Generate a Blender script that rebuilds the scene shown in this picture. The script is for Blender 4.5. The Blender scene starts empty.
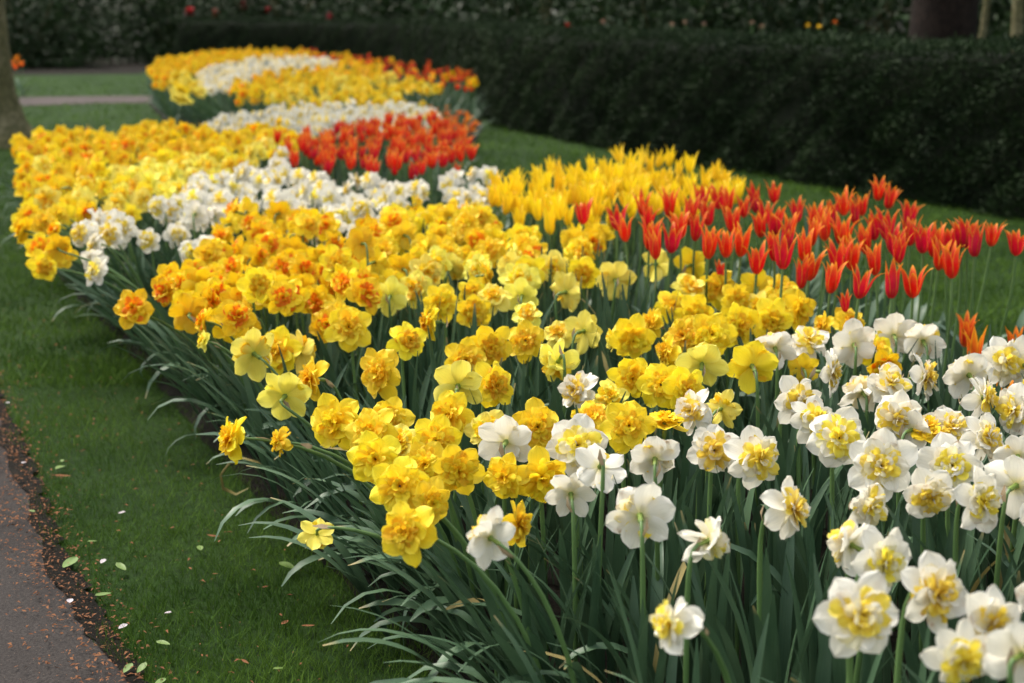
import bpy, math, random
import numpy as np
from mathutils import Vector, Matrix
random.seed(7); rng = np.random.default_rng(7)
sc = bpy.context.scene
COL = sc.collection
R = math.radians

# ------------------------------------------------------------------ camera, world, sun, exposure
FPX = 1500.0; CAMH = 1.17; YH = 8.0
PITCH = math.atan((341.5 - YH) / FPX)
cd = bpy.data.cameras.new("camera"); cam = bpy.data.objects.new("camera", cd); COL.objects.link(cam)
cam.location = (0, 0, CAMH); cam.rotation_euler = (math.pi/2 - PITCH, 0, 0)
cd.sensor_width = 36; cd.lens = 36*FPX/1024; cd.clip_start = 0.05; cd.clip_end = 600
cd.dof.use_dof = True; cd.dof.focus_distance = 2.75; cd.dof.aperture_fstop = 4.3
sc.camera = cam
SUN_EL, SUN_AZ = 58.0, -50.0          # azimuth measured from +Y towards +X
w = bpy.data.worlds.new("World"); sc.world = w; w.use_nodes = True
nt = w.node_tree; bg = nt.nodes["Background"]
sky = nt.nodes.new("ShaderNodeTexSky"); sky.sky_type = 'NISHITA'; sky.sun_disc = False
sky.sun_elevation = R(SUN_EL); sky.sun_rotation = R(SUN_AZ); sky.air_density = 1.6; sky.dust_density = 4.0; sky.ozone_density = 0.6
hz = nt.nodes.new("ShaderNodeHueSaturation"); hz.inputs[1].default_value = .42      # thin even cloud: a paler sky
nt.links.new(sky.outputs[0], hz.inputs[4]); nt.links.new(hz.outputs[0], bg.inputs[0]); bg.inputs[1].default_value = 0.11
sl = bpy.data.lights.new("sun", 'SUN'); so = bpy.data.objects.new("sun", sl); COL.objects.link(so)
sl.energy = 1.4; sl.angle = R(18); sl.color = (1, .93, .82)
so.rotation_euler = Vector((math.sin(R(SUN_AZ))*math.cos(R(SUN_EL)), math.cos(R(SUN_AZ))*math.cos(R(SUN_EL)), math.sin(R(SUN_EL)))).to_track_quat('Z', 'Y').to_euler()
vs = sc.view_settings; vs.view_transform = 'Standard'; vs.look = 'None'; vs.gamma = 1; vs.exposure = 1.42; vs.use_curve_mapping = False
sc.cycles.max_bounces = 8; sc.cycles.diffuse_bounces = 5; sc.cycles.transmission_bounces = 4; sc.cycles.transparent_max_bounces = 4

FW = Vector((0, math.cos(PITCH), -math.sin(PITCH))); UP = Vector((0, math.sin(PITCH), math.cos(PITCH))); RT = Vector((1, 0, 0))
CAM = Vector((0, 0, CAMH))
def ray(px, py): return FW + RT*((px-512)/FPX) + UP*((341.5-py)/FPX)
def at(px, py, h=0.0):
    d = ray(px, py); t = (h-CAMH)/d.z; return CAM + d*t
def pix(p):
    q = Vector(p)-CAM; z = q.dot(FW); return 512+FPX*q.dot(RT)/z, 341.5-FPX*q.dot(UP)/z, z
def camvec(x, y, z):  # image right, image up, towards the viewer -> world
    return (RT*x + UP*y - FW*z).normalized()

# ------------------------------------------------------------------ materials
def nodes(name):
    m = bpy.data.materials.new(name); m.use_nodes = True; t = m.node_tree
    b = t.nodes["Principled BSDF"]; return m, t, b
def N(t, typ, **kw):
    n = t.nodes.new(typ)
    for k, v in kw.items(): setattr(n, k, v)
    return n
def math_n(t, op, a, b=None, clamp=False):
    n = N(t, "ShaderNodeMath", operation=op, use_clamp=clamp)
    for i, v in enumerate((a, b)):
        if v is None: continue
        if isinstance(v, (int, float)): n.inputs[i].default_value = v
        else: t.links.new(v, n.inputs[i])
    return n.outputs[0]
def mix(t, f, a, b, blend='MIX'):
    n = N(t, "ShaderNodeMix", data_type='RGBA', blend_type=blend)
    for s, v in ((0, f), (6, a), (7, b)):
        if isinstance(v, (int, float)): n.inputs[s].default_value = v
        elif isinstance(v, tuple): n.inputs[s].default_value = (*v, 1)
        else: t.links.new(v, n.inputs[s])
    return n.outputs[2]
def translucify(t, b, col, amount):
    tr = N(t, "ShaderNodeBsdfTranslucent"); t.links.new(col, tr.inputs[0])
    ms = N(t, "ShaderNodeMixShader"); ms.inputs[0].default_value = amount
    t.links.new(b.outputs[0], ms.inputs[1]); t.links.new(tr.outputs[0], ms.inputs[2])
    t.links.new(ms.outputs[0], t.nodes["Material Output"].inputs[0])
def petal_mat(name, mid, edge, base, edge_pow=4.0, tip=0.0, trans=.3, var=.12, hue=.012, blotch=None, tip_pow=3.0, mottle=.7):
    """uv.x across (0..1), uv.y along the petal (0 base, 1 tip)"""
    m, t, b = nodes(name)
    uv = N(t, "ShaderNodeUVMap"); sp = N(t, "ShaderNodeSeparateXYZ"); t.links.new(uv.outputs[0], sp.inputs[0])
    v = math_n(t, 'ABSOLUTE', math_n(t, 'SUBTRACT', math_n(t, 'MULTIPLY', sp.outputs[0], 2.0), 1.0))
    u = sp.outputs[1]
    e = math_n(t, 'POWER', v, edge_pow)
    if tip: e = math_n(t, 'ADD', e, math_n(t, 'MULTIPLY', math_n(t, 'POWER', u, tip_pow), tip), True)
    # veins and small irregularity
    tc = N(t, "ShaderNodeTexCoord"); mp = N(t, "ShaderNodeMapping"); mp.inputs[3].default_value = (26, 2.2, 1); t.links.new(uv.outputs[0], mp.inputs[0])
    nz = N(t, "ShaderNodeTexNoise"); nz.inputs['Scale'].default_value = 1.0; nz.inputs['Detail'].default_value = 3; t.links.new(mp.outputs[0], nz.inputs[0])
    n2 = N(t, "ShaderNodeTexNoise"); n2.inputs['Scale'].default_value = 70; n2.inputs['Detail'].default_value = 2; t.links.new(tc.outputs['Object'], n2.inputs[0])
    e = math_n(t, 'ADD', e, math_n(t, 'MULTIPLY', math_n(t, 'SUBTRACT', n2.outputs[0], .5), mottle), True)
    c = mix(t, e, mid, edge)
    bb = math_n(t, 'SUBTRACT', 1.0, math_n(t, 'MULTIPLY', u, 3.6), True)
    c = mix(t, bb, c, base)
    veins = math_n(t, 'ADD', .86, math_n(t, 'MULTIPLY', nz.outputs[0], .26))
    vc = N(t, "ShaderNodeCombineColor"); [t.links.new(veins, vc.inputs[i]) for i in range(3)]
    c = mix(t, 1.0, c, vc.outputs[0], 'MULTIPLY')
    if blotch:
        n3 = N(t, "ShaderNodeTexNoise"); n3.inputs['Scale'].default_value = 45; t.links.new(tc.outputs['Object'], n3.inputs[0])
        f = math_n(t, 'MULTIPLY', math_n(t, 'MULTIPLY', math_n(t, 'SUBTRACT', n3.outputs[0], .60), 6.0, True), math_n(t, 'POWER', u, 4.0), True)
        c = mix(t, f, c, blotch)
    oi = N(t, "ShaderNodeObjectInfo"); hs = N(t, "ShaderNodeHueSaturation")
    t.links.new(math_n(t, 'ADD', .5-hue, math_n(t, 'MULTIPLY', oi.outputs['Random'], 2*hue)), hs.inputs[0])
    t.links.new(math_n(t, 'ADD', 1-var, math_n(t, 'MULTIPLY', oi.outputs['Random'], 1.4*var)), hs.inputs[2])
    t.links.new(c, hs.inputs[4]); c = hs.outputs[0]
    t.links.new(c, b.inputs['Base Color']); b.inputs['Roughness'].default_value = .5; b.inputs['Specular IOR Level'].default_value = .25
    bp = N(t, "ShaderNodeBump"); bp.inputs['Strength'].default_value = .35; bp.inputs['Distance'].default_value = .002
    t.links.new(nz.outputs[0], bp.inputs['Height']); t.links.new(bp.outputs[0], b.inputs['Normal'])
    translucify(t, b, c, trans)
    return m
def leaf_mat(name, c1, c2, spec=.35, rough=.4, trans=.2, scale=3, stripe=True, dry=None):
    m, t, b = nodes(name)
    tc = N(t, "ShaderNodeTexCoord"); uv = N(t, "ShaderNodeUVMap")
    nz = N(t, "ShaderNodeTexNoise"); nz.inputs['Scale'].default_value = scale; nz.inputs['Detail'].default_value = 4
    geo = N(t, "ShaderNodeNewGeometry"); t.links.new(geo.outputs['Position'], nz.inputs[0])
    oi = N(t, "ShaderNodeObjectInfo")
    f = math_n(t, 'ADD', math_n(t, 'MULTIPLY', math_n(t, 'SUBTRACT', nz.outputs[0], .5), 2.0), math_n(t, 'ADD', .3, math_n(t, 'MULTIPLY', geo.outputs['Random Per Island'], .5)), True)
    c = mix(t, f, c1, c2)
    if stripe:
        mp = N(t, "ShaderNodeMapping"); mp.inputs[3].default_value = (14, .6, 1); t.links.new(uv.outputs[0], mp.inputs[0])
        n2 = N(t, "ShaderNodeTexNoise"); n2.inputs['Scale'].default_value = 1; t.links.new(mp.outputs[0], n2.inputs[0])
        k = math_n(t, 'ADD', .72, math_n(t, 'MULTIPLY', n2.outputs[0], .56))
        vc = N(t, "ShaderNodeCombineColor"); [t.links.new(k, vc.inputs[i]) for i in range(3)]
        c = mix(t, 1.0, c, vc.outputs[0], 'MULTIPLY')
        bp = N(t, "ShaderNodeBump"); bp.inputs['Strength'].default_value = .4; bp.inputs['Distance'].default_value = .001
        t.links.new(n2.outputs[0], bp.inputs['Height']); t.links.new(bp.outputs[0], b.inputs['Normal'])
    if dry:
        sp = N(t, "ShaderNodeSeparateXYZ"); t.links.new(uv.outputs[0], sp.inputs[0])
        tipf = math_n(t, 'MULTIPLY', math_n(t, 'SUBTRACT', sp.outputs[1], .93), 14.0, True)
        tipf = math_n(t, 'MULTIPLY', tipf, math_n(t, 'GREATER_THAN', geo.outputs['Random Per Island'], .72))
        c = mix(t, tipf, c, dry)
    t.links.new(c, b.inputs['Base Color']); b.inputs['Roughness'].default_value = rough; b.inputs['Specular IOR Level'].default_value = spec
    if trans: translucify(t, b, c, trans)
    return m
def ground_mat(name, cols, scales, rough=.9, bump=.01, dist=.02, spots=None):
    m, t, b = nodes(name)
    geo = N(t, "ShaderNodeNewGeometry")
    n1 = N(t, "ShaderNodeTexNoise"); n1.inputs['Scale'].default_value = scales[0]; n1.inputs['Detail'].default_value = 5
    n2 = N(t, "ShaderNodeTexNoise"); n2.inputs['Scale'].default_value = scales[1]; n2.inputs['Detail'].default_value = 6; n2.inputs['Roughness'].default_value = .75
    for n in (n1, n2): t.links.new(geo.outputs['Position'], n.inputs[0])
    f1 = math_n(t, 'MULTIPLY', math_n(t, 'SUBTRACT', n1.outputs[0], .38), 4.0, True)
    f2 = math_n(t, 'MULTIPLY', math_n(t, 'SUBTRACT', n2.outputs[0], .38), 4.0, True)
    c = mix(t, f1, cols[0], cols[1]); c = mix(t, f2, c, cols[2])
    if spots:
        vo = N(t, "ShaderNodeTexVoronoi"); vo.inputs['Scale'].default_value = spots[1]; t.links.new(geo.outputs['Position'], vo.inputs[0])
        c = mix(t, math_n(t, 'LESS_THAN', vo.outputs['Distance'], spots[2]), c, spots[0])
    t.links.new(c, b.inputs['Base Color']); b.inputs['Roughness'].default_value = rough; b.inputs['Specular IOR Level'].default_value = .12
    bp = N(t, "ShaderNodeBump"); bp.inputs['Strength'].default_value = .8; bp.inputs['Distance'].default_value = dist
    t.links.new(n2.outputs[0], bp.inputs['Height']); t.links.new(bp.outputs[0], b.inputs['Normal'])
    return m

M = {}
M['white'] = petal_mat('white_petal', (.87, .83, .71), (.88, .85, .76), (.80, .72, .28), trans=.36, var=.06, hue=.0, blotch=(.55, .36, .2))
M['wcent'] = petal_mat('yellow_frill', (.98, .78, .09), (.97, .86, .28), (.97, .68, .05), trans=.5, var=.08, blotch=(.8, .5, .25))
M['wcream'] = petal_mat('cream_frill', (.93, .87, .62), (.94, .82, .42), (.95, .72, .15), trans=.5, var=.06)
M['yellow'] = petal_mat('yellow_petal', (.97, .73, .026), (.97, .79, .06), (.92, .62, .02), trans=.3, var=.1)
M['ycent'] = petal_mat('deep_yellow_frill', (.96, .60, .02), (.96, .74, .04), (.94, .42, .01), trans=.5, var=.08)
M['pale'] = petal_mat('pale_yellow_petal', (.95, .82, .12), (.95, .86, .20), (.80, .72, .07), trans=.3, var=.08)
M['gold'] = petal_mat('golden_petal', (.97, .65, .012), (.97, .73, .03), (.93, .50, .01), trans=.3, var=.12)
M['gcent'] = petal_mat('orange_frill', (.95, .27, .008), (.95, .48, .015), (.92, .18, .005), trans=.5, var=.1)
M['red'] = petal_mat('flame_petal', (.68, .003, .016), (.98, .50, .03), (.55, .02, .01), edge_pow=13, tip=.9, tip_pow=6, mottle=.10, trans=.28, var=.2, hue=.008)
M['flame'] = petal_mat('orange_flame_petal', (.74, .07, .012), (.90, .36, .02), (.7, .2, .02), edge_pow=3, tip=.8, mottle=.4, trans=.28, var=.12)
M['ytul'] = petal_mat('yellow_tulip_petal', (.93, .62, .012), (.95, .70, .03), (.75, .55, .02), trans=.3, var=.1)
M['leaf'] = leaf_mat('daffodil_leaf', (.032, .072, .036), (.085, .150, .078), rough=.42, trans=.12, scale=5, dry=(.35, .28, .12))
M['stem'] = leaf_mat('flower_stem', (.07, .14, .04), (.13, .22, .07), rough=.45, trans=.0, scale=6, stripe=False)
M['green'] = leaf_mat('flower_tube', (.10, .17, .03), (.20, .26, .05), rough=.5, trans=.0, scale=60, stripe=False)
M['spathe'] = leaf_mat('papery_spathe', (.30, .20, .11), (.42, .32, .20), rough=.8, trans=.2, scale=60)
M['tleaf'] = leaf_mat('tulip_leaf', (.05, .10, .05), (.09, .15, .085), rough=.45, trans=.15, scale=5)
M['grass'] = leaf_mat('grass_blade', (.015, .046, .006), (.110, .195, .028), rough=.9, spec=.08, trans=.2, scale=1.6, stripe=False)
M['lawn'] = ground_mat('lawn_ground', ((.018, .048, .007), (.032, .072, .010), (.012, .028, .005)), (1.2, 45), dist=.03)
M['dryleaf'] = leaf_mat('yellowed_leaf', (.20, .17, .05), (.38, .30, .12), rough=.6, trans=.15, scale=8)
M['soil'] = ground_mat('dark_soil', ((.010, .008, .005), (.018, .014, .009), (.006, .005, .003)), (3, 60), dist=.03)
M['asphalt'] = ground_mat('worn_asphalt', ((.032, .027, .025), (.054, .046, .042), (.018, .015, .014)), (2.5, 160), rough=.8, dist=.004, spots=((.12, .085, .065), 90, .09))
M['pathfar'] = ground_mat('pale_path', ((.075, .06, .056), (.10, .082, .075), (.055, .044, .04)), (2, 60), dist=.01)
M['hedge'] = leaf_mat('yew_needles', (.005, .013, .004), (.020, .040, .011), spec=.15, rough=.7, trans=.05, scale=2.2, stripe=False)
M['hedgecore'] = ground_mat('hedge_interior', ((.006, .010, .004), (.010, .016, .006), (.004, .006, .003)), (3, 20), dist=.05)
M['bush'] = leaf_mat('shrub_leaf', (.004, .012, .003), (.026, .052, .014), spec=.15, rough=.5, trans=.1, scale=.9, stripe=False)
M['crown'] = leaf_mat('tree_leaf', (.03, .06, .012), (.07, .12, .03), rough=.5, trans=.2, scale=.9, stripe=False)
M['bark'] = ground_mat('tree_bark', ((.17, .15, .07), (.28, .24, .14), (.07, .07, .03)), (5, 22), dist=.05)
M['barkred'] = ground_mat('reddish_bark', ((.020, .013, .010), (.030, .020, .015), (.009, .006, .005)), (5, 22), dist=.05)
M['redbloom'] = petal_mat('red_blossom', (.45, .012, .02), (.55, .03, .04), (.3, .01, .01), trans=.2)
M['pinkbloom'] = petal_mat('pink_blossom', (.40, .24, .17), (.45, .30, .22), (.3, .18, .12), trans=.2)
M['litter'] = leaf_mat('dry_litter', (.085, .032, .016), (.21, .095, .045), rough=.9, spec=.1, trans=.0, scale=40, stripe=False)
M['fresh'] = leaf_mat('fallen_green_leaf', (.10, .17, .03), (.16, .24, .06), rough=.5, trans=.2, scale=30, stripe=False)
M['fallen'] = petal_mat('fallen_petal', (.48, .42, .44), (.55, .5, .51), (.6, .5, .5), trans=.2)

# ------------------------------------------------------------------ mesh builder
class MB:
    def __init__(s): s.v = []; s.f = []; s.uv = []; s.m = []; s.n = 0
    def grid(s, P, UV, mat):      # P: (a,b,3)
        a, b = P.shape[:2]; i = np.arange(a*b).reshape(a, b) + s.n
        q = np.stack([i[:-1, :-1], i[1:, :-1], i[1:, 1:], i[:-1, 1:]], -1).reshape(-1, 4)
        s.v.append(P.reshape(-1, 3)); s.uv.append(UV.reshape(-1, 2)); s.f.append(q); s.m.append(np.full(len(q), mat)); s.n += a*b
    def add(s, o, Mx=None, mats=None):
        for v, uv, f, m in zip(o.v, o.uv, o.f, o.m):
            off = s.n - o.n
        base = s.n
        V = np.concatenate(o.v)
        if Mx is not None:
            A = np.array(Mx); V = V @ A[:3, :3].T + A[:3, 3]
        s.v.append(V); s.uv.append(np.concatenate(o.uv)); s.f.append(np.concatenate(o.f)+base)
        mm = np.concatenate(o.m)
        if mats is not None: mm = np.array(mats)[mm]
        s.m.append(mm); s.n += o.n
    def mesh(s, name, mats, smooth=True):
        V = np.concatenate(s.v).astype(np.float32); F = np.concatenate(s.f).astype(np.int32); UV = np.concatenate(s.uv).astype(np.float32); MI = np.concatenate(s.m).astype(np.int32)
        me = bpy.data.meshes.new(name)
        me.vertices.add(len(V)); me.vertices.foreach_set('co', V.ravel())
        k = F.shape[1]
        me.loops.add(F.size); me.loops.foreach_set('vertex_index', F.ravel())
        me.polygons.add(len(F)); me.polygons.foreach_set('loop_start', np.arange(0, F.size, k, dtype=np.int32)); me.polygons.foreach_set('loop_total', np.full(len(F), k, dtype=np.int32))
        me.polygons.foreach_set('material_index', MI); me.polygons.foreach_set('use_smooth', np.full(len(F), smooth))
        ul = me.uv_layers.new(name='UVMap'); ul.data.foreach_set('uv', UV[F.ravel()].ravel())
        for m in mats: me.materials.append(M[m])
        me.update(); me.validate(); return me
def obj(name, me, parent=None, **props):
    o = bpy.data.objects.new(name, me); COL.objects.link(o)
    if parent: o.parent = parent
    for k, v in props.items():
        if v: o[k] = v
    return o
def empty(name, loc=(0, 0, 0), **props):
    o = bpy.data.objects.new(name, None); COL.objects.link(o); o.location = loc; o.empty_display_size = .05
    for k, v in props.items():
        if v: o[k] = v
    return o

def petal(mb, L, W, phi, tilt, curl=0., cup=.25, ruf=.0, mat=0, r0=.003, z0=0., nu=6, nv=4, shape='daf', twist=0.):
    u = np.linspace(0, 1, nu+1); v = np.linspace(-1, 1, nv+1)
    if shape == 'daf': wd = u**.6*np.clip(1-u**2.6, 0, 1)**.72*1.66
    elif shape == 'frill': wd = u**.6*np.clip(1-u**6, 0, 1)**.5
    else: wd = u**.45*np.clip(1-u, 0, 1)**.85*1.95
    wd = wd.copy(); wd[0] = .16; wd[-1] = .05 if shape != 'frill' else .35
    if shape == 'tulip': wd[-1] = .01
    a = tilt + curl*u + random.gauss(0, .05)*np.sin(u*random.uniform(5, 9))
    if shape == 'tulip':
        a = tilt + curl*np.clip(u-.55, 0, 1)/.45*np.clip(u, 0, 1) + R(35)*np.clip(.25-u, 0, 1)/-.25
    ds = L/nu
    r = r0 + np.concatenate([[0], np.cumsum(np.cos((a[1:]+a[:-1])/2))*ds]); z = z0 + np.concatenate([[0], np.cumsum(np.sin((a[1:]+a[:-1])/2))*ds])
    ph = random.random()*6.28; k1 = random.uniform(2.5, 4.5)
    U, V = np.meshgrid(u, v, indexing='ij')
    lat = W/2*wd[:, None]*V
    nrm = cup*(V**2)*W/2*wd[:, None] + ruf*W*U**1.2*(np.sin(k1*V+ph+3*U)*.6 + np.sin(7*V-ph*2+5*U)*.35) + twist*lat
    X = r[:, None] - np.sin(a)[:, None]*nrm; Z = z[:, None] + np.cos(a)[:, None]*nrm
    c, s = math.cos(phi), math.sin(phi)
    P = np.stack([X*c - lat*s, X*s + lat*c, Z], -1)
    mb.grid(P, np.stack([(V+1)/2, U], -1), mat)
def tube(mb, pts, rad, mat=0, n=6):
    pts = [Vector(p) for p in pts]; ring = []
    up = Vector((.31, .95, .05)).normalized()
    for i, p in enumerate(pts):
        d = (pts[min(i+1, len(pts)-1)] - pts[max(i-1, 0)]).normalized()
        a = d.cross(up).normalized(); b = d.cross(a).normalized()
        rr = rad[i] if hasattr(rad, '__len__') else rad
        ring.append([p + (a*math.cos(2*math.pi*k/n) + b*math.sin(2*math.pi*k/n))*rr for k in range(n+1)])
    P = np.array(ring); u = np.linspace(0, 1, len(pts)); v = np.linspace(0, 1, n+1)
    U, V = np.meshgrid(u, v, indexing='ij'); mb.grid(P, np.stack([V, U], -1), mat)

# ---- blooms: facing +Z, origin at the middle of the petal ring
KD = {'W': dict(o='white', c=['wcent', 'wcream', 'white'], p=(.64, .24, .12)), 'Y': dict(o='yellow', c=['ycent', 'yellow', 'yellow'], p=(.55, .25, .2)),
      'P': dict(o='pale', c=['ycent', 'yellow', 'pale'], p=(.4, .3, .3)), 'G': dict(o='gold', c=['gcent', 'gcent', 'gold'], p=(.32, .22, .46))}
def bloom(kind, lod=0, rag=0.):
    """returns (outer MB, centre MB): diameter .1"""
    k = KD[kind]; o = MB(); c = MB(); nu, nv = ((7, 6) if lod == 0 else (3, 2))
    fl = random.uniform(-14, 10)-12*rag; off = random.random(); J = 1+1.6*rag; U = random.uniform
    for i in range(6):
        petal(o, U(.045, .053), U(.033, .041)*(1-.25*rag*random.random()), i*math.pi/3+off+U(-.12, .12)*J, R(fl+U(-16, 14)*J), R(U(-35, 25)*J), U(-.15, .45), .10+.08*rag, 0, nu=nu, nv=nv, twist=U(-.35, .35)*J)
    for i in range(6):
        petal(o, U(.034, .041), U(.024, .031), (i+.5)*math.pi/3+off+U(-.18, .18)*J, R(fl*.5+20+U(-8, 14)*J), R(U(-45, 10)*J), U(-.1, .35), .11, 0, z0=.003, nu=nu, nv=nv, twist=U(-.45, .45)*J)
    # green ovary and tube behind the petals
    tube(o, [(0, 0, .003), (0, 0, -.010), (0, 0, -.016), (0, 0, -.023), (0, 0, -.028)], [.006, .0034, .0042, .0046, .0028], 1, 6 if lod == 0 else 4)
    # rosette of petaloids piled into a dome, each recurved outwards
    m = [8, 9, 8, 6, 4] if lod == 0 else [5, 4, 3, 0, 0]
    rings = [(.034, .026, 30, .004), (.029, .023, 46, .006), (.022, .020, 64, .009), (.017, .016, 76, .012), (.012, .012, 88, .014)]
    full = U(.85, 1.12)
    for ri, ((L, W, ti, z0), nn) in enumerate(zip(rings, m)):
        for i in range(nn):
            pr = list(k['p'])
            if ri == 0: pr = [pr[0]*.7, pr[1], pr[2]*2]
            mi = random.choices((0, 1, 2), pr)[0]
            petal(c, L*U(.85, 1.15)*full, W*U(.8, 1.2), 2*math.pi*(i+U(-.3, .3))/nn + L*200, R(ti+U(-10, 12)*J), -R(U(25, 80)), U(-.5, .3), .15 if lod == 0 else .08, mi, r0=.002, z0=z0, nu=6 if lod == 0 else 2, nv=4 if lod == 0 else 2, shape='frill', twist=U(-.5, .5))
    return o, c
def tulip_head(lod=0, big=1.0, slim=1.0):
    o = MB(); op = random.uniform(-3, 7); nu, nv = ((8, 4) if lod == 0 else (5, 2))
    for i in range(6):
        inner = i % 2
        petal(o, random.uniform(.084, .112)*big, random.uniform(.030, .036)*big*slim, i*math.pi/3+random.uniform(-.1, .1), R(85-op+random.uniform(-4, 3)-(0 if inner else 3)), -R(random.uniform(5, 60)+op), .34, .03, 0, r0=.007-.0015*inner, nu=nu, nv=nv, shape='tulip', twist=random.uniform(-.35, .35))
    return o
def leaf_strip(mb, base, az, lean, L, W, curv, mat=0, n=8, fold=.25, twist=0., tulip=False):
    """strap leaf: lean from vertical (rad) at the base, curv = extra lean by the tip"""
    u = np.linspace(0, 1, n+1); a = lean + curv*u**1.8
    ds = L/n; r = np.concatenate([[0], np.cumsum(np.sin((a[1:]+a[:-1])/2))*ds]); z = np.concatenate([[0], np.cumsum(np.cos((a[1:]+a[:-1])/2))*ds])
    wd = (np.clip(1-u**5, 0, 1)**.6*(.75+.25*np.sin(np.pi*u))) if not tulip else (np.sin(np.pi*np.clip(u*.93+.07, 0, 1))**.6)
    wd[-1] = .12 if not tulip else .02
    v = np.array([-1, 0, 1.]); tw = twist*u
    d = np.array([math.cos(az), math.sin(az)]); s = np.array([-d[1], d[0]])
    P = np.zeros((n+1, 3, 3)); UV = np.zeros((n+1, 3, 2))
    for j, vv in enumerate(v):
        lat = vv*wd*W/2; nr = abs(vv)*fold*W/2*wd
        la = lat*np.cos(tw) - nr*np.sin(tw)*1; nn = lat*np.sin(tw) + nr*np.cos(tw)
        R_ = r - np.cos(a)*nn; Z_ = z + np.sin(a)*nn
        P[:, j, 0] = base[0] + d[0]*R_ + s[0]*la; P[:, j, 1] = base[1] + d[1]*R_ + s[1]*la; P[:, j, 2] = np.maximum(base[2] + Z_, .012+.004*j)
        UV[:, j, 0] = (vv+1)/2; UV[:, j, 1] = u
    mb.grid(P, UV, mat)

# ------------------------------------------------------------------ the ground plan
def poly_in(p, poly):
    x, y = p[0], p[1]; c = False; j = len(poly)-1
    for i in range(len(poly)):
        xi, yi = poly[i][:2]; xj, yj = poly[j][:2]
        if (yi > y) != (yj > y) and x < (xj-xi)*(y-yi)/(yj-yi)+xi: c = not c
        j = i
    return c
def poly_near(p, poly):
    best = (9e9, None)
    for i in range(len(poly)):
        a = Vector(poly[i][:2]); b = Vector(poly[(i+1) % len(poly)][:2]); q = Vector(p[:2]); ab = b-a
        t = max(0, min(1, (q-a).dot(ab)/max(ab.length_squared, 1e-9))); c = a+ab*t; d = (q-c).length
        if d < best[0]: best = (d, c)
    return best
gp = lambda x, y, h=0: at(x, y, h).xy
# bed outlines on the ground (their hidden back edges follow the rearmost flower heads)
BED = [gp(560, 860), gp(480, 735), gp(415, 650), gp(300, 545), gp(205, 440), gp(125, 350), gp(70, 290), gp(40, 245)]
BED += [gp(18, 150, .40), gp(60, 136, .40), gp(180, 126, .40), gp(236, 114, .40), gp(400, 108, .40), gp(450, 116, .5), gp(488, 146, .5), gp(492, 178, .5), gp(560, 170, .52), gp(640, 158, .52), gp(725, 172, .52), gp(880, 178, .52), gp(940, 214, .52), gp(1024, 222, .52), gp(1180, 232, .52)]
BED += [Vector((2.3, 2.6)), Vector((1.7, 1.5)), Vector((.9, 1.15))]
BED2 = [gp(172, 130), gp(250, 139), gp(285, 118, .40), gp(400, 115, .40), gp(478, 108, .3), gp(482, 82, .45), gp(478, 70, .45), gp(400, 62, .45), gp(350, 55, .42), gp(300, 49, .42), gp(215, 49, .42), gp(160, 58, .42), gp(147, 70, .42)]
BEDC = [Vector(p) for p in BED]

def flat(name, pts, z, mat, sub=None):
    me = bpy.data.meshes.new(name); me.from_pydata([(p[0], p[1], z) for p in pts], [], [list(range(len(pts)))]); me.materials.append(M[mat]); me.update()
    o = obj(name, me, kind='structure'); return o
flat('lawn', [(-150, -20), (150, -20), (150, 300), (-150, 300)], 0, 'lawn')
# mounded soil of the beds
def soil(name, poly, edge=.0, top=.016):
    cx = sum(p[0] for p in poly)/len(poly); cy = sum(p[1] for p in poly)/len(poly)
    vs_, fs = [], []; n = len(poly)
    pts = []
    for i in range(n):      # subdivide the outline with small wobble
        a, b = Vector(poly[i]), Vector(poly[(i+1) % n]); k = max(1, int((b-a).length/.12))
        for j in range(k):
            q = a.lerp(b, j/k); pts.append(q+Vector((random.uniform(-.012, .012), random.uniform(-.012, .012))))
    n = len(pts)
    for z, sft in ((.004, 0), (top, .06)):
        for i, q in enumerate(pts):
            d = (pts[(i+1) % n]-pts[i-1]).normalized(); nn = Vector((-d.y, d.x))
            if not poly_in(q+nn*.02, poly): nn = -nn
            q2 = q+nn*sft; vs_.append((q2.x, q2.y, z+(random.uniform(-.008, .008) if sft else 0)))
    for i in range(n): fs.append([i, (i+1) % n, n+(i+1) % n, n+i])
    fs.append([n+i for i in range(n)])
    me = bpy.data.meshes.new(name); me.from_pydata(vs_, [], fs); me.materials.append(M['soil']); me.update(); obj(name, me, kind='structure')
soil('bed_soil', BED); soil('bed_soil', BED2)
EDGE = [gp(-60, 330), gp(-12, 385), gp(6, 425), gp(28, 480), gp(44, 535), gp(84, 605), gp(135, 690), gp(230, 900)]
EDGE = [Vector((-6.5, 11)), gp(-170, 278)] + EDGE
PATH = [tuple(p) for p in EDGE] + [(-1.1, 0), (-1.0, -8), (-4.5, -8), (-4.5, 3), (-9, 11)]
flat('path', PATH, .006, 'asphalt')
FARP = [gp(-400, 99), gp(0, 98), gp(100, 96.5), gp(190, 96), gp(190, 103), gp(100, 103.5), gp(0, 107), gp(-400, 112)]
flat('footpath', FARP, .006, 'pathfar')
flat('shrubbery_soil', [gp(-700, 75), gp(0, 75.5), gp(140, 74), gp(170, 60), (-7, 60), (40, 60), (40, 300), (-150, 300)], .004, 'soil')

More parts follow.
